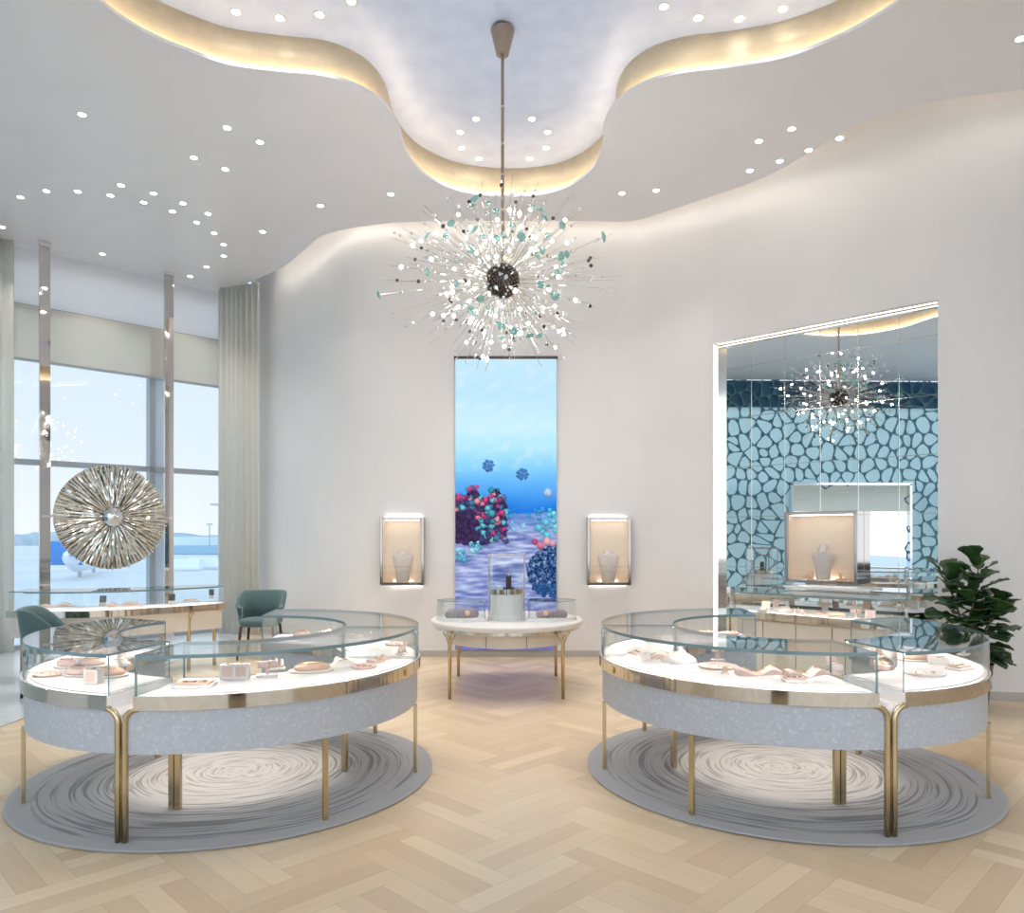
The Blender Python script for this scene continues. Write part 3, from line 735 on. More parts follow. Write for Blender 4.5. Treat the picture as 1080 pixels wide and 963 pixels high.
# ------------------------------------------------------------------ ring showcases
ZD, ZG, R0, R1 = .77, .985, .70, 1.235
def arc(r, a0, a1, n=None, c=(0, 0)):
    n = n or max(4, int(abs(a1 - a0) / 3)); return [(c[0] + r * cos(R(a0 + (a1 - a0) * i / n)), c[1] + r * sin(R(a0 + (a1 - a0) * i / n))) for i in range(n + 1)]
def sector(r0, r1, a0, a1): return arc(r1, a0, a1) + arc(r0, a1, a0)
def glass_box(par, poly, z0, z1, closed_sides):
    """poly: closed outline; closed_sides: list of polylines for panes"""
    MB().prism(poly, z1 - .010, z1, 0, 1).build('glass_top', [M['glass'], M['edge']], par)
    for s in closed_sides:
        MB().band(s, z0, z1 - .010, .008, edge=1).build('glass_pane', [M['glass'], M['edge']], par)
def ring_segment(center, a0, a1, label, group, legs_out, legs_in, j0=False, j1=False):
    """a0<a1 ccw degrees. j0/j1: end with a rounded shoulder and a curved brass leg"""
    t = thing('display_case', label, 'display case', (center[0], center[1], 0), 0, group)
    gi = 3.2
    g0, g1 = a0 + (gi if j0 else .6), a1 - (gi if j1 else .6)
    # body with rounded shoulders
    n = int((a1 - a0) / 1.5); Rs = .075; vs = []; rb0, rb1 = R0 + .03, R1 - .025
    def zt(a):
        z = .705
        for j, e in ((j0, a0), (j1, a1)):
            if j:
                s = abs(a - e) * PI / 180 * rb1
                if s < Rs: z = min(z, .705 - (Rs - math.sqrt(max(0, Rs * Rs - (Rs - s) ** 2))))
        return z
    st = sorted(set([a0 + (a1 - a0) * i / n for i in range(n + 1)] + [a0 + k * .5 for k in range(8)] + [a1 - k * .5 for k in range(8)]))
    for a in st:
        c, s = cos(R(a)), sin(R(a)); z = zt(a)
        vs += [(rb1 * c, rb1 * s, .47), (rb1 * c, rb1 * s, z), (rb0 * c, rb0 * s, z), (rb0 * c, rb0 * s, .47)]
    f0 = []; f1 = []
    for i in range(len(st) - 1):
        o = 4 * i; f0.append((o, o + 4, o + 5, o + 1)); f0.append((o + 2, o + 6, o + 7, o + 3)); f1.append((o + 1, o + 5, o + 6, o + 2)); f1.append((o + 3, o + 7, o + 4, o))
    f1.append((0, 1, 2, 3)); o = 4 * (len(st) - 1); f1.append((o + 3, o + 2, o + 1, o))
    mb = MB(); mb.add(vs, f0, 0); mb.add(vs, f1, 1); mb.build('body', [M['facade'], M['cream']], t)
    MB().prism(sector(R0, R1 - .008, g0, g1), .705, ZD).build('deck', M['white'], t)
    MB().prism(sector(R0 + .05, R1 - .05, g0 + 1.6, g1 - 1.6), ZD, ZD + .008).build('display_pad', M['ivory2'], t)
    MB().band(arc(R1 - .008, g0, g1), .700, ZD + .004, -.008).build('rim_band', M['rim'], t, smooth=True)
    MB().band(arc(R0, g0, g1), .700, ZD + .004, .006).build('inner_rim', M['rim'], t, smooth=True)
    # brass legs
    rl = rb1 + .004
    def endleg(a, sg):
        pts = [(rl * cos(R(a)), rl * sin(R(a)), z) for z in (.015, .3, .62)]
        for k in range(1, 8):
            th = PI / 2 * k / 7; s = Rs * (1 - cos(th)) ; z = .63 + Rs * sin(th); b = a + sg * s / rl * 180 / PI
            pts.append((rl * cos(R(b)), rl * sin(R(b)), z))
        b = a + sg * 3.6; pts.append((rl * cos(R(b)), rl * sin(R(b)), .63 + Rs))
        MB().tube(pts, .0165, 8).build('leg', M['brass'], t, smooth='all')
    if j0: endleg(a0 + .62, 1)
    if j1: endleg(a1 - .62, -1)
    for a in legs_out:
        MB().box((rl * cos(R(a)), rl * sin(R(a)), .2425), (.022, .03, .455), R(a)).build('leg', M['brass'], t, bevel=.003)
    for a in legs_in:
        MB().box(((rb0 - .0) * cos(R(a)), (rb0 - .0) * sin(R(a)), .2425), (.03, .034, .455), R(a)).build('leg', M['brass'], t, bevel=.003)
    # glass
    c0, s0, c1, s1 = cos(R(g0)), sin(R(g0)), cos(R(g1)), sin(R(g1)); e = .012
    ro, ri = R1 - .016, R0 + .014
    glass_box(t, sector(ri, ro, g0, g1), ZD, ZG, [arc(ro, g0, g1), arc(ri, g1, g0), [(ri * c0, ri * s0), ((ro - .01) * c0, (ro - .01) * s0)], [((ro - .01) * c1, (ro - .01) * s1), (ri * c1, ri * s1)]])
    for rr_, dd_ in ((ro - .013, 0), (ri + .013, 0)):
        cm = MB().band(arc(rr_ + .007, g0 + .6, g1 - .6), ZG - .0135, ZG - .0105, .014)
        cm.band(arc(rr_ + .007, g0 + .6, g1 - .6), ZG - .020, ZG - .0135, .002); cm.band(arc(rr_ - .005, g0 + .6, g1 - .6), ZG - .020, ZG - .0135, .002)
        ch_ = cm.build('light_channel', M['edge'], t)
        MB().band(arc(rr_ + .004, g0 + .8, g1 - .8), ZG - .0165, ZG - .0140, .008).build('light_strip', M['led'], ch_)
    # lock
    am = g1 - 14 if j0 else g0 + 14
    MB().box(((R1 + .004) * cos(R(am)), (R1 + .004) * sin(R(am)), .735), (.014, .035, .04), R(am)).build('lock', M['gold'], t, bevel=.003)
    return t
M['ivory2'] = pbr('ivory_pad', (.86, .80, .77), .75, noise=.02, nscale=15)
CLc = (-1.86, 5.10); CRc = (1.84, 5.18)
gL, gR = 'curved glass cases of the left ring', 'curved glass cases of the right ring'
ring_segment(CLc, -97.2, -1, 'long curved glass showcase forming the front right of the left ring', gL, [-47.6, -2.5], [-96, -2.2], True, False)
ring_segment(CLc, -208, -97.8, 'rounded glass showcase forming the left side of the left ring', gL, [-149, -203], [-99, -203], False, True)
ring_segment(CLc, 0, 96, 'curved glass showcase at the back of the left ring, nearest the wall', gL, [51, 94], [2.5, 93], False, False)
ring_segment(CRc, 181, 277.2, 'long curved glass showcase forming the front left of the right ring', gR, [182.5, 227.6], [182.2, 276], False, True)
ring_segment(CRc, 277.8, 388, 'rounded glass showcase forming the right side of the right ring', gR, [329, 383], [279, 383], True, False)
ring_segment(CRc, 84, 180, 'curved glass showcase at the back of the right ring, nearest the wall', gR, [86, 129], [87, 178.8], False, False)
for c, lab in ((CLc, 'round grey and cream ripple patterned rug under the left ring of showcases'), (CRc, 'round grey and cream ripple patterned rug under the right ring of showcases')):
    o = MB().lathe([(.001, .0), (1.30, .0), (1.315, .006), (1.30, .012), (.001, .012)], (0, 0, 0), 96).build('rug', M['rug'], None, loc=(c[0], c[1], 0.001))
    tag(o, lab, 'rug', 'round rugs')

# ------------------------------------------------------------------ counters (window desk, mirror counter)
def channel(line, t):
    cm = MB().band(line, ZG - .0135, ZG - .0105, .014); cm.band(line, ZG - .020, ZG - .0135, .002); cm.band(offset(line, .012), ZG - .020, ZG - .0135, .002)
    put(cm, 'light_channel', M['edge'], t); put(MB().band(offset(line, .003), ZG - .0165, ZG - .0140, .008), 'light_strip', M['led'], t)
def counter(name, label, cat, poly, front, back, legs, par_loc, panel=False, zb=.47):
    t = thing(name, label, cat, par_loc)
    P = lambda mb, n, m, **k: put(mb, n, m, t, **k)
    P(MB().prism(offset(poly, .03, True), zb, .705), 'body', M['apron'])
    P(MB().prism(poly, .705, ZD), 'deck', M['white'])
    P(MB().band(poly, .70, ZD + .004, -.008, closed=True), 'rim_band', M['rim'], smooth=True)
    ins = offset(poly, .012, True)
    P(MB().prism(ins, ZG - .01, ZG, 0, 1), 'glass_top', [M['glass'], M['edge']])
    P(MB().band(ins, ZD, ZG - .01, .008, closed=True, edge=1), 'glass_pane', [M['glass'], M['edge']])
    channel(front, t)
    for (x, y) in legs:
        P(MB().box((x, y, zb / 2), (.045, .045, zb)), 'leg', M['brass'], bevel=.004)
    return t
# window desk: polygon ccw
fr = crom([(-5.55, 8.28), (-5.0, 8.22), (-4.5, 8.33), (-3.96, 8.74), (-3.68, 9.05), (-3.52, 9.24)], 5)
bk = crom([(-3.74, 9.52), (-3.95, 9.42), (-4.25, 9.2), (-4.75, 8.85), (-5.3, 8.75), (-5.6, 8.74)], 5)
poly = fr + bk
counter('window_counter', 'long curved glass topped counter standing before the tall window', 'counter', poly, offset(fr[2:-2], .024), None, [], (-4.5, 8.7, 0))
wc = [o for o in C.objects if o.name == 'window_counter'][0]
for px, y_, d in ((-5.42, 8.34, 1), (-4.63, 8.36, 1), (-3.83, 8.93, 1), (-3.68, 9.32, 1), (-5.4, 8.66, 0), (-4.2, 9.05, 0)):
    put(MB().tube([(px, y_, .002), (px, y_, .60), (px - .02, y_ , .66), (px - .05, y_ + .005, .70)], .02, 8), 'leg', M['brass'], wc, smooth='all')
    put(MB().tube([(px, y_, .60), (px + .02, y_, .66), (px + .05, y_ + .005, .70)], .018, 8), 'leg_fork', M['brass'], wc, smooth='all')
# mirror counter
endc = (3.30, 7.62)
frm = crom([(2.44, 8.30), (2.75, 8.03), (3.05, 7.68), (3.36, 7.36)], 5) + [(3.50, 7.26), (3.66, 7.24), (3.82, 7.30), (3.92, 7.43)]
bkm = [along(ML - .32, .02)[:2], along(ML / 2, .02)[:2], along(.22, .02)[:2]]
polym = frm + [(p[0], p[1]) for p in bkm]
mc = thing('mirror_counter', 'long glass topped counter with cabinet doors standing before the gridded mirror', 'counter', (3.3, 8.0, 0))
P = lambda mb, n, m, **k: put(mb, n, m, mc, **k)
P(MB().prism(offset(polym, .05, True), .08, .705), 'body', M['apron'])
P(MB().prism(offset(polym, .10, True), .001, .08), 'plinth', M['bronze'])
P(MB().prism(polym, .705, ZD), 'deck', M['white'])
P(MB().band(polym, .70, ZD + .004, -.008, closed=True), 'rim_band', M['rim'], smooth=True)
ins = offset(polym, .012, True)
P(MB().prism(ins, ZG - .01, ZG, 0, 1), 'glass_top', [M['glass'], M['edge']])
P(MB().band(ins, ZD, ZG - .01, .008, closed=True, edge=1), 'glass_pane', [M['glass'], M['edge']])
channel(offset(frm[1:-2], .024), mc)
fo = offset(polym, .046, True)
for k in (0, 4, 8, 12):
    a, b = fo[k], fo[min(k + 4, len(frm) - 1)]
    dx, dy = b[0] - a[0], b[1] - a[1]; L = math.hypot(dx, dy); an = math.atan2(dy, dx)
    nx, ny = dy / L, -dx / L
    c = ((a[0] + b[0]) / 2 + nx * .012, (a[1] + b[1]) / 2 + ny * .012, .39)
    dd = MB().box(c, (L - .012, .02, .58), an); dr_ = P(dd, 'door', M['apron'], bevel=.002)
# ------------------------------------------------------------------ centre table
TC = (-.055, 7.98)
tb = thing('display_table', 'oval cream topped table on four forked brass legs before the aquarium screen', 'table', (TC[0], TC[1], 0))
ta, tbb = .80, .84
MB().lathe([(.001, .665), (.95, .665), (.985, .672), (1.0, .69), (1.0, .715), (.99, .725), (.001, .725)], seg=64, sx=ta, sy=tbb).build('tabletop', M['cream'], tb, smooth=True)
MB().lathe([(.93, .640), (.965, .640), (.965, .668), (.93, .668)], seg=64, sx=ta, sy=tbb).build('brass_band', M['champ'], tb, smooth=True)
ap = MB(); ap.lathe([(.001, .50), (.80, .50), (.80, .66), (.001, .66)], seg=64, sx=ta, sy=tbb); ap.build('apron', M['apron'], tb, smooth=True)
for k in range(2):
    a = R(-90 + (k - .5) * 36); MB().box((.803 * ta * cos(a), .803 * tbb * sin(a), .58), (.004, .006, .155), a).build('apron_seam', M['bronze'], tb)
for sx in (-1, 1):
    for sy in (-1, 1):
        x, y = sx * .555, sy * .60
        lg = MB().tube([(x, y, .001), (x, y, .54), (x - sx * .02, y, .60), (x - sx * .06, y, .655)], [.016, .019, .018, .016], 10).build('leg', M['brass'], tb, smooth='all')
        MB().tube([(x, y, .54), (x + sx * .02, y, .60), (x + sx * .06, y * .97, .655)], [.018, .017, .015], 10).build('fork', M['brass'], lg, smooth='all')
M['drum_fill'] = emit('added_fill_glow', (1, .95, .9), 30)  # glow for the strip added under the tall vitrine's lid
zt_ = .725
pd = thing('drum_pedestal', 'white drum pedestal with a mirrored band standing mid table', 'pedestal', (TC[0], TC[1] - .1, zt_))
MB().lathe([(.001, 0), (.165, 0), (.165, .27), (.001, .27)], seg=40).build('drum', M['white'], pd, smooth=True)
MB().lathe([(.001, .27), (.182, .27), (.182, .325), (.001, .325)], seg=40).build('mirror_band', M['rim'], pd, smooth=True)
fl = MB()
for k in range(28):
    a = 2 * PI * k / 28; fl.box((.166 * cos(a), .166 * sin(a), .135), (.006, .010, .262), a)
fl.build('fluting', M['white'], pd)
tv = thing('tall_glass_vitrine', 'tall square glass vitrine with metal corner posts over the drum pedestal', 'vitrine', (TC[0], TC[1] - .1, zt_))
w_ = .185
for sx in (-1, 1):
    for sy in (-1, 1): MB().box((sx * w_, sy * w_, .34), (.009, .009, .68)).build('corner_post', M['bronze'], tv)
MB().box((0, 0, .686), (.39, .39, .012), mi=0).build('glass_lid', M['glass'], tv)
fm = MB()
for s in (-1, 1): fm.box((0, s * w_, .675), (.37, .012, .012)); fm.box((s * w_, 0, .675), (.012, .37, .012))
fm.build('top_frame', M['bronze'], tv)
MB().box((0, 0, .674), (.30, .012, .005)).build('light_strip', M['drum_fill'], tv)  # added glow, put under the lid to brighten the drum
for s in (-1, 1):
    MB().box((0, s * w_, .334), (.35, .004, .662)).build('glass_pane', M['glass'], tv); MB().box((s * w_, 0, .334), (.004, .35, .662)).build('glass_pane', M['glass'], tv)
rb = thing('ring_box', 'black upright jewellery stand on the drum pedestal inside the tall vitrine', 'jewellery stand', (TC[0] + .02, TC[1] - .1, zt_ + .325))
MB().lathe([(.001, 0), (.06, 0), (.06, .01), (.001, .01)], seg=24).build('base', M['charcoal'], rb)
MB().box((0, 0, .07), (.058, .05, .12)).build('block', M['charcoal'], rb, bevel=.006)
MB().lathe([(.02, -.002), (.024, 0), (.02, .002), (.018, 0), (.02, -.002)], (0, 0, .142), 20).build('ring', M['gold'], rb)
def low_vitrine(sx, lab, lab2):
    cx, cy = TC[0] + sx * .46, TC[1] - .18
    t = thing('low_glass_vitrine', lab, 'vitrine', (cx, cy, zt_), 0, 'low vitrines on the oval table')
    pl_ = [(-.25 * sx, -.12), (-.02 * sx, -.23), (.18 * sx, -.14), (.27 * sx, .04), (.16 * sx, .20), (-.22 * sx, .20)]
    if sx < 0: pl_ = pl_[::-1]
    pl_ = [p for p in pl_]
    MB().prism(pl_, 0, .03).build('base', M['white'], t)
    i2 = offset(pl_, .006, True)
    MB().prism(i2, .205, .211, 0, 1).build('glass_lid', [M['glass'], M['edge']], t)
    MB().band(i2, .03, .205, .005, closed=True, edge=1).build('glass_pane', [M['glass'], M['edge']], t)
    j = thing('mineral_display', lab2, 'display', (cx, cy - .02, zt_ + .03), 0, 'rock like props in the low vitrines')
    r = random.Random(int(7 + sx)); 
    for k in range(4):
        mb = MB().sphere((0, 0, 0), 1, 9, 6); 
        o = mb.build('rock', M['purple'], j); o.scale = (r.uniform(.05, .09), r.uniform(.04, .06), r.uniform(.045, .075)); o.location = (-.10 + k * .07, r.uniform(-.03, .03), .032); o.rotation_euler = (0, 0, r.uniform(0, 3))
    o = MB().sphere((0, 0, 0), .028, 10, 6).build('pearl', M['peach'], j, smooth='all'); o.location = (-.06 * sx, -.06, .05)
low_vitrine(-1, 'low glass vitrine on the left of the oval table', 'dark rocky jewellery display inside the left low vitrine')
low_vitrine(1, 'low glass vitrine on the right of the oval table', 'dark rocky jewellery display inside the right low vitrine')

# ------------------------------------------------------------------ aquarium screen
def hexl(r, g, b):
    f = lambda c: (c / 255 / 12.92) if c <= 10 else ((c / 255 + .055) / 1.055) ** 2.4
    return (f(r), f(g), f(b))
def screen():
    W, H = 107, 306; gx, gy = 150, 428
    X0, X1, Z0, Z1 = -.745, .585, .10, 3.92; YS = 9.905
    rnd = random.Random(11)
    def nz(x, y):
        from mathutils import noise as nn
        return nn.noise(Vector((x, y, 3.1)))
    def lerp(a, b, t): t = max(0, min(1, t)); return tuple(a[i] + (b[i] - a[i]) * t for i in range(3))
    stops = [(0, (196, 232, 250)), (35, (190, 230, 251)), (70, (203, 240, 252)), (95, (178, 232, 250)), (118, (130, 205, 250)), (140, (84, 168, 246)), (158, (38, 125, 225)), (166, (40, 120, 205))]
    def water(v):
        for (a, ca), (b, cb) in zip(stops, stops[1:]):
            if v <= b: return lerp(ca, cb, (v - a) / (b - a))
        return stops[-1][1]
    blobs = []   # (x,y,r,colour)
    pal = [(60, 170, 185), (90, 205, 215), (205, 60, 125), (235, 120, 150), (60, 120, 160), (120, 60, 110), (240, 150, 160), (40, 130, 150), (190, 50, 120)]
    rd = random.Random(2)
    for i in range(150):
        x = rd.uniform(0, 55); top = 137 + 5 * sin(x * .25) + (max(0, x - 44) * .7); y = rd.uniform(top, 192)
        c = pal[rd.randrange(len(pal))]
        if rd.random() < .32 and y > 150: c = rd.choice([(70, 45, 95), (50, 60, 110), (45, 90, 130)])
        if x < 22 and y > 162: c = (52, 34, 70)
        blobs.append((x, y, rd.uniform(1.8, 4.6), c))
    for i in range(26):
        x = rd.uniform(88, 107); y = rd.uniform(158, 186); blobs.append((x, y, rd.uniform(2, 4.5), rd.choice([(70, 200, 215), (120, 225, 230), (90, 190, 220)])))
    for x, y, r, c in ((90, 196, 5, (205, 100, 130)), (84, 192, 4, (180, 60, 110)), (97, 192, 5, (235, 160, 165)), (103, 194, 4, (215, 150, 175))): blobs.append((x, y, r, c))
    for x, y in ((21, 200), (7, 207)):
        for k in range(14): blobs.append((x + rd.uniform(-6, 6), y + rd.uniform(-8, 6), rd.uniform(1.2, 3.6), rd.choice([(105, 215, 228), (150, 235, 240), (70, 170, 200)])))
    for x0_, y0_ in ((35, 112), (71, 121)):
        for k in range(7):
            a = k * 2 * PI / 7; blobs.append((x0_ + 4.6 * cos(a), y0_ + 4.4 * sin(a), 2.4, (50, 95, 175)))
        blobs.append((x0_, y0_, 3, (60, 110, 190)))
    blobs.append((98, 141, 5.5, (170, 195, 235)))
    for k in range(16): blobs.append((rd.uniform(55, 92), rd.uniform(158, 168), rd.uniform(1, 3), (55, 150, 205)))
    for k in range(8): blobs.append((rd.uniform(60, 78), rd.uniform(172, 182), rd.uniform(1, 2.4), (130, 200, 230)))
    cols = []
    for j in range(gy + 1):
        y = j / gy * H
        for i in range(gx + 1):
            x = i / gx * W; n1 = nz(x / 14, y / 5)
            c = water(y + 4 * nz(x / 30, y / 20))
            if y < 118: 
                k = max(0, nz(x / 12, y / 9 + 5)) ; c = lerp(c, (232, 244, 255), k * .5)
            hor = 166 - .05 * x + 2 * nz(x / 10, 0)
            if y > hor:
                k = .5 + .9 * nz(x / 20 + 4, y / 3.2) + .3 * nz(x / 6, y / 2); c = lerp((98, 112, 178), (196, 206, 240), k)
                c = lerp(c, (90, 140, 215), (hor + 22 - y) / 30)
                if y > 240: c = lerp(c, (95, 95, 165), (y - 240) / 110)
            # rock masses
            if x < 56 - 5 * abs(nz(y / 6, 1)) and 141 + 5 * sin(x * .25) + max(0, x - 44) * .7 < y < 197 - .01 * (x - 20) ** 2 + 2 * nz(x / 4, 2): c = lerp((45, 35, 70), (80, 60, 110), .5 + nz(x / 4, y / 4))
            if ((x - 101) / 26) ** 2 + ((y - 224) / 27) ** 2 < 1 + .35 * nz(x / 5, y / 5):
                k = .55 * nz(x / 4.2, y / 4.2 + 9) + .6 * nz(x / 1.9, y / 1.9) + .4 * nz(x / 1.0, y / 1.2 + 3); c = lerp((26, 48, 100), (150, 190, 222), (k + .12) * 1.5)
                if y > 236: c = lerp(c, (40, 85, 140), .6)
            bb = None
            wx = x + 1.6 * nz(x / 2.6, y / 2.6); wy = y + 1.6 * nz(x / 2.6 + 30, y / 2.6)
            for (bx, by, br, bc) in blobs:
                q = ((wx - bx) ** 2 + (wy - by) ** 2) / (br * br)
                if q < 1: bb = (bc, q, (x - bx) / br, (y - by) / br)
            if bb:
                bc, q, ux, uy = bb; sh = 1.0 - .35 * q - .25 * uy; c2 = tuple(max(0, min(255, v * sh + 22 * (1 - q))) for v in bc); c = lerp(c, c2, min(1, (1 - q) * 2.2) * .9)
            cols += list(hexl(*c)) + [1.0]
    vs = [(X0 + (X1 - X0) * i / gx, YS, Z1 - (Z1 - Z0) * j / gy) for j in range(gy + 1) for i in range(gx + 1)]
    fs = [(j * (gx + 1) + i, (j + 1) * (gx + 1) + i, (j + 1) * (gx + 1) + i + 1, j * (gx + 1) + i + 1) for j in range(gy) for i in range(gx)]
    t = thing('video_screen', 'tall narrow video screen showing coral and fish underwater on the back wall', 'screen', ((X0 + X1) / 2, YS + .02, Z0))
    me = bpy.data.meshes.new('picture'); me.from_pydata(vs, [], fs)
    ca = me.color_attributes.new('pic', 'FLOAT_COLOR', 'POINT'); ca.data.foreach_set('color', cols); me.materials.append(M['screen'])
    o = bpy.data.objects.new('picture', me); C.objects.link(o); o.parent = t; o.matrix_parent_inverse = Matrix.Translation(t.location).inverted()
    cs = MB(); cs.box(((X0 + X1) / 2, YS + .023, (Z0 + Z1) / 2), (X1 - X0, .04, Z1 - Z0)); put(cs, 'casing', M['charcoal'], t)
    cs = MB().box(((X0 + X1) / 2, YS + .01, Z1 + .018), (X1 - X0 + .03, .06, .036)); put(cs, 'top_bar', M['darkmetal'], t)
screen()

# ------------------------------------------------------------------ busts and wall vitrines
def bust(par, s=1, neck=True):
    prof = [(.078, .040, 0), (.080, .045, .02), (.084, .052, .10), (.098, .058, .17), (.120, .062, .24), (.126, .060, .275), (.112, .052, .292), (.062, .044, .300), (.050, .040, .306), (.03, .03, .308)]
    mb = MB(); S = 24; vs = []
    for (a, b, z) in prof:
        for k in range(S):
            th = 2 * PI * k / S; vs.append((a * s * cos(th), b * s * sin(th) - .012 * s * sin(PI * min(1, z / .28)) * (1 if sin(th) < 0 else 0), z * s))
    f = [(i * S + k, i * S + (k + 1) % S, (i + 1) * S + (k + 1) % S, (i + 1) * S + k) for i in range(len(prof) - 1) for k in range(S)]
    f.append(tuple(range(S))[::-1]); f.append(tuple((len(prof) - 1) * S + k for k in range(S)))
    mb.add(vs, f).build('torso', M['bust'], par, smooth='all')
    MB().lathe([(.046, .300), (.038, .325), (.036, .375), (.040, .395), (.001, .400)], seg=20, sx=s, sy=s * .9).build('neck', M['ivory'], par, smooth='all')
    par.children[-1].scale = (1, 1, s)
    nk = MB(); pts = []
    for k in range(25):
        th = 2 * PI * k / 24; pts.append((.058 * s * sin(th), -.048 * s * cos(th) - .004, (.345 - .038 * cos(th)) * s))
    nk.tube(pts, .004 * s, 6); 
    for k in range(-3, 4): nk.sphere((.013 * k * s, -.055 * s + abs(k) * .002, (.300 + abs(k) * .005) * s), .009 * s, 6, 4)
    nk.build('necklace', M['chrome'], par, smooth='all')
def vitrine(loc, rz, w, h, d, lab, blab, props=None):
    t = thing('lit_vitrine', lab, 'vitrine', loc, rz, 'mirror framed wall vitrines'); th = .035
    # local: x right, -y to the room, z from bottom
    b = MB(); b.box((0, -.006, h / 2), (w - .02, .012, h - .02)); b.build('back_panel', M['peachback'], t)
    fr = MB()
    for s in (-1, 1): fr.box((s * (w / 2 - th / 2), -d / 2, h / 2), (th, d, h))
    fr.box((0, -d / 2, h - th / 2), (w - 2 * th, d, th)); fr.box((0, -d / 2, th / 2), (w - 2 * th, d, th)); fr.build('frame', M['smoke'], t, bevel=.004)
    li = MB()
    for s in (-1, 1): li.box((s * (w / 2 - th - .004), -d / 2, h / 2), (.008, d - .03, h - 2 * th))
    li.box((0, -d / 2, th + .003), (w - 2 * th, d - .03, .006)); li.build('lining', M['peachback'], t)
    MB().box((0, -d + .006, h / 2), (w - 2 * th, .004, h - 2 * th)).build('glass_front', M['glass'], t)
    MB().box((0, -d * .75, h - th - .005), (w - 2 * th - .06, .02, .008)).build('light_strip', M['ledv'], t)
    MB().box((0, -.025, th + .010), (w * .45, .012, .006)).build('light_strip', M['ledv'], t)
    ls = MB(); ls.box((0, -.012, h + .003), (w * .86, .012, .004)); ls.box((0, -.012, -.003), (w * .86, .012, .004)); ls.build('halo_strip', M['ledh'], t)
    c, s_ = cos(rz), sin(rz); y = -d * .5
    b_ = thing('necklace_bust', blab, 'display bust', (loc[0] - y * s_, loc[1] + y * c, loc[2] + th + .006), rz, 'ivory busts in the wall vitrines')
    return t, b_
M['smoke'] = pbr('smoked_mirror', (.34, .31, .30), .08, metal=1)
M['bust'] = pbr('draped_bust', (.66, .55, .49), .7, noise=.03)
M['ledv'] = emit('vitrine_led', (1, .90, .82), 8)
zb_ = .955
t, b = vitrine((-1.43, 9.948, zb_), 0, .57, .885, .16, 'small lit mirror framed vitrine on the wall left of the aquarium screen', 'ivory draped necklace bust inside the left wall vitrine'); bust(b, 1.1)
t, b = vitrine((1.262, 9.948, zb_), 0, .57, .885, .16, 'small lit mirror framed vitrine on the wall right of the aquarium screen', 'ivory draped necklace bust inside the wall vitrine right of the screen'); bust(b, 1.1)
c1 = along(1.32, -REC + .004, 1.07)
t, b = vitrine(c1, ang, .80, .80, .20, 'larger square lit vitrine mounted on the gridded mirror', 'ivory necklace bust inside the square vitrine on the mirror'); bust(b, 1.0)
for dx, lb, nm in ((-.17, 'small gold toned ring stand left of the bust in the square vitrine', 'ring_stand'), (.19, 'small gold toned leaf stand right of the bust in the square vitrine', 'leaf_stand')):
    p = along(1.32 + dx, -REC + .10, 1.07 + .041); j = thing(nm, lb, 'jewellery stand', p, ang)
    if dx < 0:
        for k in range(3): MB().lathe([(.022, 0), (.018, .03 + .02 * k), (.004, .06 + .02 * k), (.001, .062 + .02 * k)], ((k - 1) * .045, 0, 0), 12).build('cone', M['peach'], j, smooth='all')
    else:
        MB().lathe([(.05, 0), (.06, .012), (.02, .02), (.001, .05)], seg=14).build('base', M['peach'], j); MB().sphere((0, 0, .055), .022, 8, 6).build('bead', M['gold'], j, smooth='all')
sh = thing('glass_shelf', 'narrow lit shelf on the mirror below the square vitrine', 'shelf', along(1.35, -REC + .004, .985 + .03))
mb = MB(); nbox(mb, .9, 1.85, -REC + .004, .02, 1.012, 1.03); put(mb, 'board', M['white'], sh)
mb = MB(); nbox(mb, .9, 1.85, .012, .02, 1.0, 1.012); put(mb, 'edge_strip', M['rim'], sh)

# ------------------------------------------------------------------ chairs
def chair(loc, rz, label):
    t = thing('dining_chair', label, 'chair', loc, rz, 'teal upholstered chairs at the window counter')
    # local: faces -y
    st = MB(); pts = []
    prof = [(.001, 0), (.86, 0), (.97, .02), (1.0, .05), (.97, .085), (.85, .10), (.001, .108)]
    S = 28; vs = []
    for (r, z) in prof:
        for k in range(S):
            a = 2 * PI * k / S; c, s = cos(a), sin(a); q = (abs(c) ** 4 + abs(s) ** 4) ** (-.25)
            vs.append((.245 * r * c * q, .235 * r * s * q, .42 + z))
    f = [(i * S + k, i * S + (k + 1) % S, (i + 1) * S + (k + 1) % S, (i + 1) * S + k) for i in range(len(prof) - 1) for k in range(S)]
    f.append(tuple(range(S))[::-1]); f.append(tuple((len(prof) - 1) * S + k for k in range(S)))
    MB().add(vs, f).build('seat', M['teal'], t, smooth='all')
    vs = []; K = 20
    for i in range(K + 1):
        a = R(-12) + R(204) * i / K; e = min(i, K - i) / (K / 2); top = .86 - .20 * max(0, 1 - e * 2.0) ** 1.5
        c, s = cos(a), sin(a); q = (abs(c) ** 3 + abs(s) ** 3) ** (-1 / 3)
        for (dr, zz) in ((0, .46), (.03, .66), (.055, top), (.03, top + .012), (.0, top - .01), (-.03, .66), (-.045, .46)):
            vs.append(((.262 + dr) * c * q, (.25 + dr) * s * q, zz if zz < .6 else min(zz, top + .012)))
    f = [(i * 7 + k, i * 7 + (k + 1) % 7, (i + 1) * 7 + (k + 1) % 7, (i + 1) * 7 + k) for i in range(K) for k in range(7)]
    f.append(tuple(range(7))); f.append(tuple(K * 7 + k for k in range(7))[::-1])
    MB().add(vs, f).build('backrest', M['teal'], t, smooth='all')
    for sx in (-1, 1):
        for sy in (-1, 1): MB().tube([(sx * .24, sy * .23, 0.001), (sx * .20, sy * .19, .43)], [.013, .019], 8).build('leg', M['wine'], t, smooth='all')
    for sx in (-1, 1): MB().tube([(sx * .226, -.216, .15), (sx * .226, .216, .15)], .009, 6).build('stretcher', M['wine'], t)
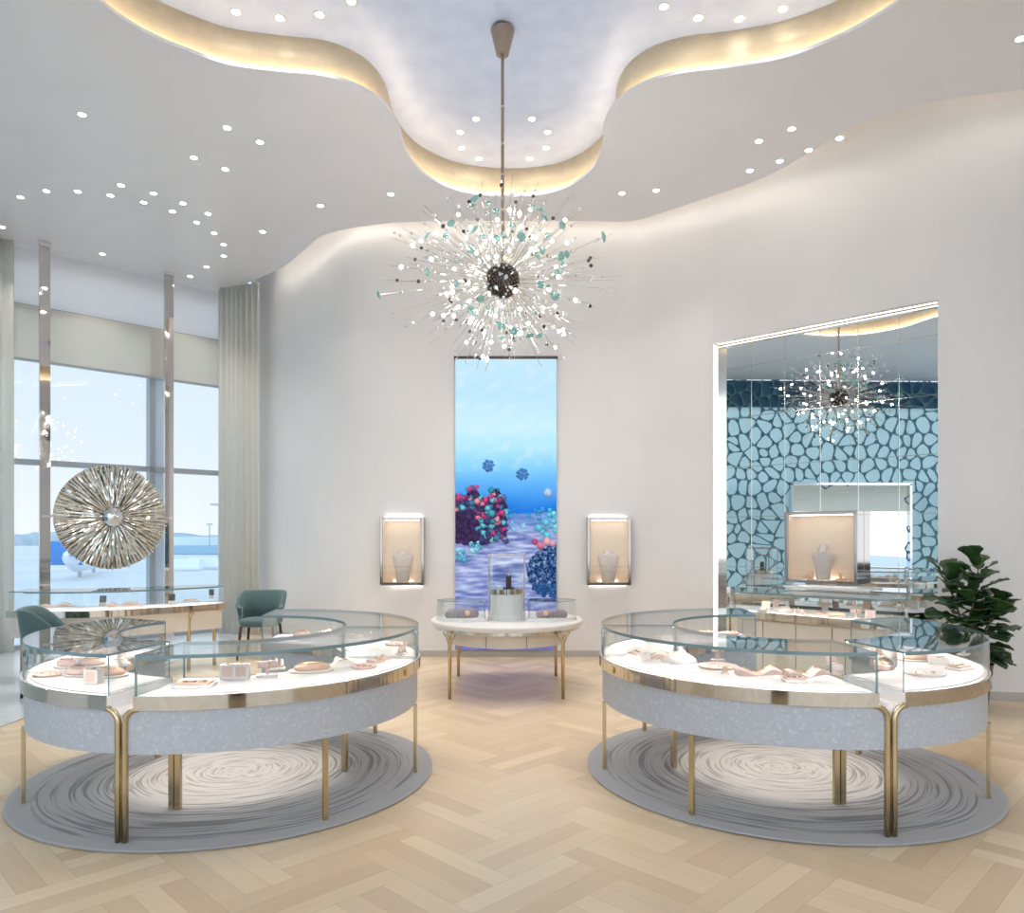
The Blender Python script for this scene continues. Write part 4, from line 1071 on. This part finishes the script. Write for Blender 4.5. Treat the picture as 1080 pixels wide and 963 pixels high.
chair((-3.30, 9.90, 0), R(4), 'teal upholstered chair facing the room at the right end of the window counter')
chair((-4.70, 7.72, 0), R(112), 'teal upholstered chair at the left end of the window counter, partly behind glass')

# ------------------------------------------------------------------ plant
px_, py_ = 4.20, 6.90
pp = thing('potted_fig', 'dark green fiddle leaf fig in a tall dark planter by the right wall', 'plant', (px_, py_, 0))
MB().lathe([(.001, 0), (.125, 0), (.135, .03), (.175, .42), (.185, .44), (.168, .44), (.160, .40), (.001, .40)], seg=32).build('planter', M['pot'], pp, smooth=True)
MB().lathe([(.001, .402), (.159, .402), (.159, .41), (.001, .415)], seg=24).build('soil', M['soil'], pp)
def fig():
    rnd = random.Random(14); fo_ = MB(); stems = []
    for k, (a, h, lean) in enumerate(((.3, 1.30, .06), (2.6, 1.22, .18), (4.3, 1.10, .12), (5.6, .95, .2))):
        dx, dy = cos(a), sin(a); pts = [(dx * .03, dy * .03, .40)] + [(dx * (.03 + lean * u * u), dy * (.03 + lean * u * u), .40 + (h - .40) * u) for u in (.25, .5, .75, 1)]
        MB().tube(pts, [.014, .013, .011, .009, .006], 7).build('stem', M['bark'], pp, smooth='all'); stems.append((pts, h))
    def leaf(base, az, el, L, roll):
        d = Vector((cos(az) * cos(el), sin(az) * cos(el), sin(el))); side = d.cross(Vector((0, 0, 1)));
        side = side.normalized() if side.length > .05 else Vector((1, 0, 0)); up = side.cross(d).normalized()
        side2 = side * cos(roll) + up * sin(roll); up2 = up * cos(roll) - side * sin(roll)
        wprof = [.04, .42, .50, .46, .62, .92, 1.0, .82, .25]; n = len(wprof); vs = []
        for i in range(n):
            u = i / (n - 1); wv = wprof[i] * L * .40; c = base + d * (L * u) - Vector((0, 0, 1)) * (.22 * L * u * u) + d * .03
            for q in (-1, -.5, 0, .5, 1):
                wob = .03 * L * sin(i * 2.3 + q * 3) * abs(q)
                vs.append(c + side2 * (wv * q) + up2 * (abs(q) * wv * .22 + wob))
        fs = [(i * 5 + k, i * 5 + k + 1, i * 5 + k + 6, i * 5 + k + 5) for i in range(n - 1) for k in range(4)]
        fo_.add(vs, fs)
    for pts, h in stems:
        n = 26
        for i in range(n):
            u = .12 + .88 * i / (n - 1); z = .40 + (h - .40) * u; k = u * 4; j = min(3, int(k)); b = Vector(pts[j]).lerp(Vector(pts[j + 1]), k - j)
            az = i * 2.4 + rnd.uniform(-.4, .4) + pts[1][0] * 9; el = R(-5 + 60 * u ** 2 + rnd.uniform(-12, 15)); L = rnd.uniform(.25, .34) * (1 - .15 * u)
            leaf(b, az, el, L, rnd.uniform(-.5, .5))
    o = fo_.build('foliage', M['leafgreen'], pp, smooth='all'); s = o.modifiers.new('s', 'SOLIDIFY'); s.thickness = .002
fig()

# ------------------------------------------------------------------ jewellery props
def prop(kind, px, py, label, rz=0, s=1, mat='blush', z=ZD + .008, group=None, cat='jewellery display'):
    x, y, _ = at(px, py, z)
    names = {'cushion': 'oval_cushion', 'tray': 'jewellery_tray', 'roll': 'bracelet_roll', 'cone': 'ring_cones', 'block': 'display_block', 'bust': 'necklace_form', 'wave': 'wave_tray', 'round': 'round_tray', 'box': 'open_box', 'card': 'earring_card'}
    t = thing(names[kind], label, cat, (x, y, z), rz, group or names[kind].replace('_', ' ') + ' displays in the cases')
    m, m2 = M[mat], M['ivory']
    if kind == 'cushion':
        MB().lathe([(.001, 0), (.9, 0), (1, .08), (1, .12), (.001, .12)], seg=28, sx=.105 * s, sy=.065 * s).build('base', m2, t); t.children[0].scale = (1, 1, .1)
        MB().lathe([(.80, .012), (.90, .024), (.82, .040), (.5, .052), (.001, .056)], seg=28, sx=.09 * s, sy=.055 * s).build('pad', m, t, smooth='all')
        MB().tube([(.05 * s * cos(k * PI / 8), .03 * s * sin(k * PI / 8), .054) for k in range(17)], .0022, 5).build('necklace', M['gold'], t)
    elif kind in ('tray', 'round'):
        if kind == 'tray':
            MB().box((0, 0, .008), (.20 * s, .12 * s, .016)).build('base', m2, t, bevel=.004); MB().box((0, 0, .021), (.17 * s, .095 * s, .010)).build('pad', m, t, bevel=.004)
        else:
            MB().lathe([(.001, 0), (.10 * s, 0), (.108 * s, .014), (.10 * s, .016), (.095 * s, .008), (.001, .008)], seg=28).build('dish', m, t, smooth='all')
        for k in range(3): MB().lathe([(.010, 0), (.013, .002), (.010, .004), (.008, .002), (.010, 0)], ((k - 1) * .05 * s, 0, .027 if kind == 'tray' else .009), 12).build('ring', M['gold'], t)
    elif kind == 'roll':
        MB().box((0, 0, .006), (.12 * s, .07 * s, .012)).build('base', m2, t, bevel=.003); MB().box((0, 0, .035), (.02, .02, .05)).build('post', m, t)
        o = MB().lathe([(.001, -.055 * s), (.022 * s, -.055 * s), (.024 * s, 0), (.022 * s, .055 * s), (.001, .055 * s)], seg=16).build('roll', m, t, smooth=True); o.rotation_euler = (0, PI / 2, 0); o.location = (0, 0, .068)
        o = MB().lathe([(.025 * s, -.004), (.028 * s, 0), (.025 * s, .004), (.025 * s, -.004)], seg=18).build('bracelet', M['gold'], t); o.rotation_euler = (0, PI / 2, 0); o.location = (.01, 0, .068)
    elif kind == 'cone':
        MB().box((0, 0, .006), (.12 * s, .07 * s, .012)).build('base', m2, t, bevel=.003)
        for k in range(3): MB().lathe([(.017, .012), (.014, .03), (.007, .06 + .01 * (k % 2)), (.001, .063 + .01 * (k % 2))], ((k - 1) * .038 * s, 0, 0), 14).build('cone', m, t, smooth='all')
    elif kind == 'block':
        MB().box((0, 0, .045 * s), (.09 * s, .07 * s, .09 * s)).build('block', m2, t, bevel=.005); MB().box((0, -.036 * s, .05 * s), (.06 * s, .004, .06 * s)).build('face_pad', m, t)
        MB().lathe([(.010, 0), (.013, .002), (.010, .004), (.008, .002), (.010, 0)], (0, 0, .091 * s), 12).build('ring', M['gold'], t)
    elif kind == 'bust':
        vs = []; K = 14; W2 = [(.03, .0), (.05, .02), (.09, .05), (.10, .08), (.075, .09), (.045, .085), (.03, .09), (.028, .10)]
        for i, (w, h) in enumerate(W2):
            y_ = -.10 + i * .033
            for k in range(K + 1):
                th = PI * k / K; vs.append((w * s * cos(th), y_ * s, (h * .40 + .018) * s * sin(th)))
        f = [(i * (K + 1) + k, (i + 1) * (K + 1) + k, (i + 1) * (K + 1) + k + 1, i * (K + 1) + k + 1) for i in range(len(W2) - 1) for k in range(K)]
        f.append(tuple(range(K + 1))); f.append(tuple((len(W2) - 1) * (K + 1) + k for k in range(K + 1))[::-1])
        MB().add(vs, f).build('form', m2, t, smooth='all')
        MB().tube([(.055 * s * cos(PI * k / 10), (.045 - .07 * sin(PI * k / 10)) * s, .012 * s + .044 * s * sin(PI * k / 10)) for k in range(11)], .003, 5).build('necklace', M['gold'], t)
    elif kind == 'wave':
        vs = []; K = 24
        for i in range(K + 1):
            u = i / K - .5; h = .022 + .016 * sin(u * 11); yo = .035 * sin(u * 5.5)
            for dy, dz_ in ((-.05, 0), (.05, 0), (.045, h), (-.045, h * .8)): vs.append((u * .34 * s, (yo + dy) * s, dz_ * s))
        f = [(4 * i + k, 4 * i + (k + 1) % 4, 4 * i + 4 + (k + 1) % 4, 4 * i + 4 + k) for i in range(K) for k in range(4)]; f += [(3, 2, 1, 0), (4 * K, 4 * K + 1, 4 * K + 2, 4 * K + 3)]
        MB().add(vs, f).build('form', m, t, smooth=True)
        MB().tube([((k / 12 - .5) * .26 * s, .035 * s * sin((k / 12 - .5) * 4.2), (.032 + .016 * sin((k / 12 - .5) * 8.5)) * s) for k in range(13)], .003, 5).build('chain', M['gold'], t)
    elif kind == 'box':
        MB().box((0, 0, .02), (.09 * s, .09 * s, .04)).build('base', m2, t, bevel=.004); o = MB().box((0, 0, .04), (.09 * s, .012, .08)).build('lid', m, t, bevel=.003); o.location = (0, .045 * s, .04); o.rotation_euler = (R(-15), 0, 0)
        MB().box((0, 0, .043), (.07 * s, .07 * s, .006)).build('pad', m, t)
    elif kind == 'card':
        o = MB().box((0, 0, .045 * s), (.07 * s, .01, .09 * s)).build('card', m, t, bevel=.003); o.rotation_euler = (R(-12), 0, 0); MB().box((0, .01, .004), (.08 * s, .05, .008)).build('base', m2, t)
        for q in (-1, 1): MB().sphere((q * .015 * s, -.014, .06 * s), .006, 6, 4).build('earring', M['gold'], t)
    return t
# front case of the left ring
prop('tray', 206, 724, 'flat blush jewellery tray at the left end of the long left ring showcase', R(5), 1.0, 'peach')
prop('block', 241, 716, 'ivory display block, left of two side by side in the left ring front showcase', R(5), .95)
prop('block', 255, 716, 'ivory display block, right of two side by side in the left ring front showcase', R(10), .95)
prop('roll', 282, 713, 'blush bracelet roll beside the twin ivory blocks in the left ring front showcase', R(15), 1.0)
prop('cone', 291, 706, 'three blush ring cones just behind the bracelet roll of the left ring front showcase', R(10), .9)
prop('cushion', 329, 708, 'large peach oval cushion in the middle of the left ring front showcase', R(25), 1.35, 'peach')
prop('bust', 362, 703, 'ivory necklace form lying right of the large peach cushion in the left ring', R(35), .85)
prop('round', 384, 704, 'round blush dish in the right half of the left ring front showcase', 0, .75)
prop('wave', 402, 697, 'blush wave tray near the right end of the left ring front showcase', R(60), .7)
prop('cone', 424, 690, 'blush ring cones at the far right tip of the left ring front showcase', R(70), .8)
# left case of the left ring
prop('round', 52, 712, 'round blush dish at the outer left edge of the left ring side showcase', 0, .85)
prop('cushion', 70, 704, 'blush oval cushion left of the others in the left ring side showcase', R(-30), .95)
prop('cushion', 82, 713, 'blush oval cushion nearest the front in the left ring side showcase', R(-15), .95)
prop('cushion', 97, 703, 'blush oval cushion farthest back in the middle of the left ring side showcase', R(0), 1.05)
prop('block', 99, 721, 'ivory display block near the front corner of the left ring side showcase', R(-5), .9)
prop('cushion', 116, 714, 'peach oval cushion beside the end pane of the left ring side showcase', R(20), 1.0, 'peach')
prop('bust', 125, 702, 'ivory necklace form at the inner edge of the left ring side showcase', R(10), .8)
prop('roll', 82, 694, 'blush bracelet roll toward the back of the left ring side showcase', R(-40), .9)
# back case of the left ring
prop('cushion', 318, 672, 'blush oval cushion left end of the back showcase of the left ring', R(0), .9)
prop('bust', 342, 671, 'ivory necklace form in the back showcase of the left ring', R(-10), .8)
prop('tray', 370, 672, 'flat blush tray in the middle of the back showcase of the left ring', R(-30), .9)
prop('card', 394, 674, 'blush earring card right of the flat tray in the left ring back showcase', R(-30), .9)
prop('round', 418, 680, 'round blush dish at the right end of the left ring back showcase', 0, .8)
# right ring front case
prop('bust', 668, 697, 'ivory necklace form at the left end of the right ring front showcase', R(-60), .95)
prop('wave', 690, 694, 'long blush wave tray beside the large ivory form in the right ring', R(-40), 1.0)
prop('bust', 716, 698, 'ivory leaf shaped necklace form in the middle left of the right ring front showcase', R(-20), 1.2)
prop('round', 757, 704, 'large round blush dish in the centre of the right ring front showcase', 0, 1.15)
prop('roll', 757, 697, 'small upright peach roll on the far side of the round dish in the right ring', R(0), .7, 'peach')
prop('card', 765, 711, 'small blush card in front of the round dish in the right ring front showcase', 0, .5)
prop('wave', 806, 711, 'blush wave tray right of the round dish in the right ring front showcase', R(-5), 1.0)
prop('wave', 856, 712, 'blush wave tray near the right end of the right ring front showcase', R(10), 1.0)
prop('tray', 838, 719, 'small blush tray resting in front of the wave trays in the right ring', R(0), .65)
prop('box', 880, 707, 'open blush box at the right end of the right ring front showcase', R(5), .8)
# right ring side case
prop('wave', 930, 703, 'long blush wave tray along the inner edge of the right ring side showcase', R(60), .9)
prop('cushion', 966, 697, 'peach oval cushion standing out in the right ring side showcase', R(0), 1.0, 'peach')
prop('round', 975, 711, 'round pale dish near the front of the right ring side showcase', 0, 1.1, 'ivory')
prop('bust', 992, 700, 'ivory necklace form in the middle of the right ring side showcase', R(15), .9)
prop('tray', 1012, 706, 'flat blush tray near the outer edge of the right ring side showcase', R(30), .8)
prop('cone', 925, 693, 'blush ring cones at the back inner corner of the right ring side showcase', R(20), .9)
prop('roll', 1016, 691, 'blush bracelet roll at the far outer side of the right ring side showcase', R(40), .8)
# right ring back case
prop('cushion', 690, 676, 'blush oval cushion at the left of the back showcase of the right ring', R(30), .9)
prop('card', 716, 670, 'blush earring card in the back showcase of the right ring', R(10), .9)
prop('tray', 742, 669, 'flat blush tray in the middle of the back showcase of the right ring', R(0), .9)
prop('round', 768, 669, 'round blush dish right of the flat tray in the right ring back showcase', 0, .8)
# wall counter
zz = ZD
for i, (k, x, y, s, m, lb) in enumerate((
    ('box', 806, 646, 1.0, 'peach', 'open peach box at the left end of the counter before the mirror'),
    ('bust', 826, 645, 1.1, 'blush', 'ivory necklace form right of the open peach box before the mirror'),
    ('cone', 842, 648, 1.0, 'blush', 'ring cones on the left half of the counter before the mirror'),
    ('wave', 860, 648, .8, 'blush', 'blush wave tray in the middle of the counter before the mirror'),
    ('cushion', 882, 651, 1.1, 'peach', 'peach oval cushion right of the wave tray on the mirror counter'),
    ('roll', 903, 652, 1.0, 'blush', 'blush bracelet roll on the right half of the mirror counter'),
    ('block', 918, 653, 1.0, 'blush', 'ivory display block on the right half of the mirror counter'),
    ('bust', 938, 655, .9, 'blush', 'ivory necklace form near the rounded end of the mirror counter'),
    ('card', 818, 641, 1.0, 'blush', 'blush earring card at the back left of the mirror counter'),
    ('card', 870, 644, 1.0, 'blush', 'blush earring card at the back middle of the mirror counter'),
    ('box', 913, 646, .9, 'peach', 'open peach box at the back right of the mirror counter'))):
    prop(k, x, y, lb, ang + R(5), s, m, z=zz)
# window counter
for k, x, y, s, m, lb in (
    ('wave', 62, 640, 1.0, 'blush', 'blush wave tray at the left end of the window counter'),
    ('box', 108, 639, .8, 'charcoal', 'small dark box in the middle left of the window counter'),
    ('wave', 132, 639, 1.1, 'blush', 'blush wave tray in the middle of the window counter'),
    ('box', 181, 637, .8, 'charcoal', 'small dark box right of the middle of the window counter'),
    ('tray', 202, 634, 1.0, 'blush', 'flat blush tray on the right half of the window counter'),
    ('box', 223, 631, .7, 'charcoal', 'small dark box near the right end of the window counter')):
    prop(k, x, y, lb, R(20), s, m, z=zz)

# ------------------------------------------------------------------ world, camera
wd = bpy.data.worlds.new('world'); bpy.context.scene.world = wd; wd.use_nodes = True
t = wd.node_tree; t.nodes.clear(); o = t.nodes.new('ShaderNodeOutputWorld'); bg = t.nodes.new('ShaderNodeBackground')
tc = t.nodes.new('ShaderNodeTexCoord'); sx = t.nodes.new('ShaderNodeSeparateXYZ'); r = t.nodes.new('ShaderNodeValToRGB')
t.links.new(tc.outputs['Generated'], sx.inputs[0]); t.links.new(sx.outputs[2], r.inputs[0])
e = r.color_ramp.elements; e[0].position = 0; e[0].color = (.86, .88, .90, 1); e[1].position = .6; e[1].color = (.50, .70, .92, 1)
k = e.new(.12); k.color = (.74, .82, .89, 1)
t.links.new(r.outputs[0], bg.inputs[0])
hz = t.nodes.new('ShaderNodeMapRange'); hz.inputs[1].default_value = .0; hz.inputs[2].default_value = -.9; hz.inputs[3].default_value = 1.1; hz.inputs[4].default_value = 2.3
t.links.new(sx.outputs[1], hz.inputs[0]); t.links.new(hz.outputs[0], bg.inputs[1]); t.links.new(bg.outputs[0], o.inputs[0])

cd = bpy.data.cameras.new('camera'); cam = bpy.data.objects.new('camera', cd); C.objects.link(cam)
cam.location = (0, 0, EYE); cam.rotation_euler = (PI / 2, 0, 0)
cd.sensor_fit = 'HORIZONTAL'; cd.sensor_width = 36; cd.lens = FPX / 1080 * 36; cd.shift_y = (HY - 481.5) / 1080
cd.clip_end = 2000
S = bpy.context.scene; S.camera = cam
S.view_settings.view_transform = 'Standard'; S.view_settings.look = 'None'; S.view_settings.gamma = 1; S.view_settings.use_curve_mapping = False
S.view_settings.exposure = 0.13
cy = S.cycles
try:
    cy.use_denoising = True; cy.max_bounces = 10; cy.diffuse_bounces = 5; cy.glossy_bounces = 6; cy.transparent_max_bounces = 32; cy.sample_clamp_indirect = 4; cy.use_light_tree = True; cy.caustics_reflective = True; cy.blur_glossy = 1.0
except Exception: pass
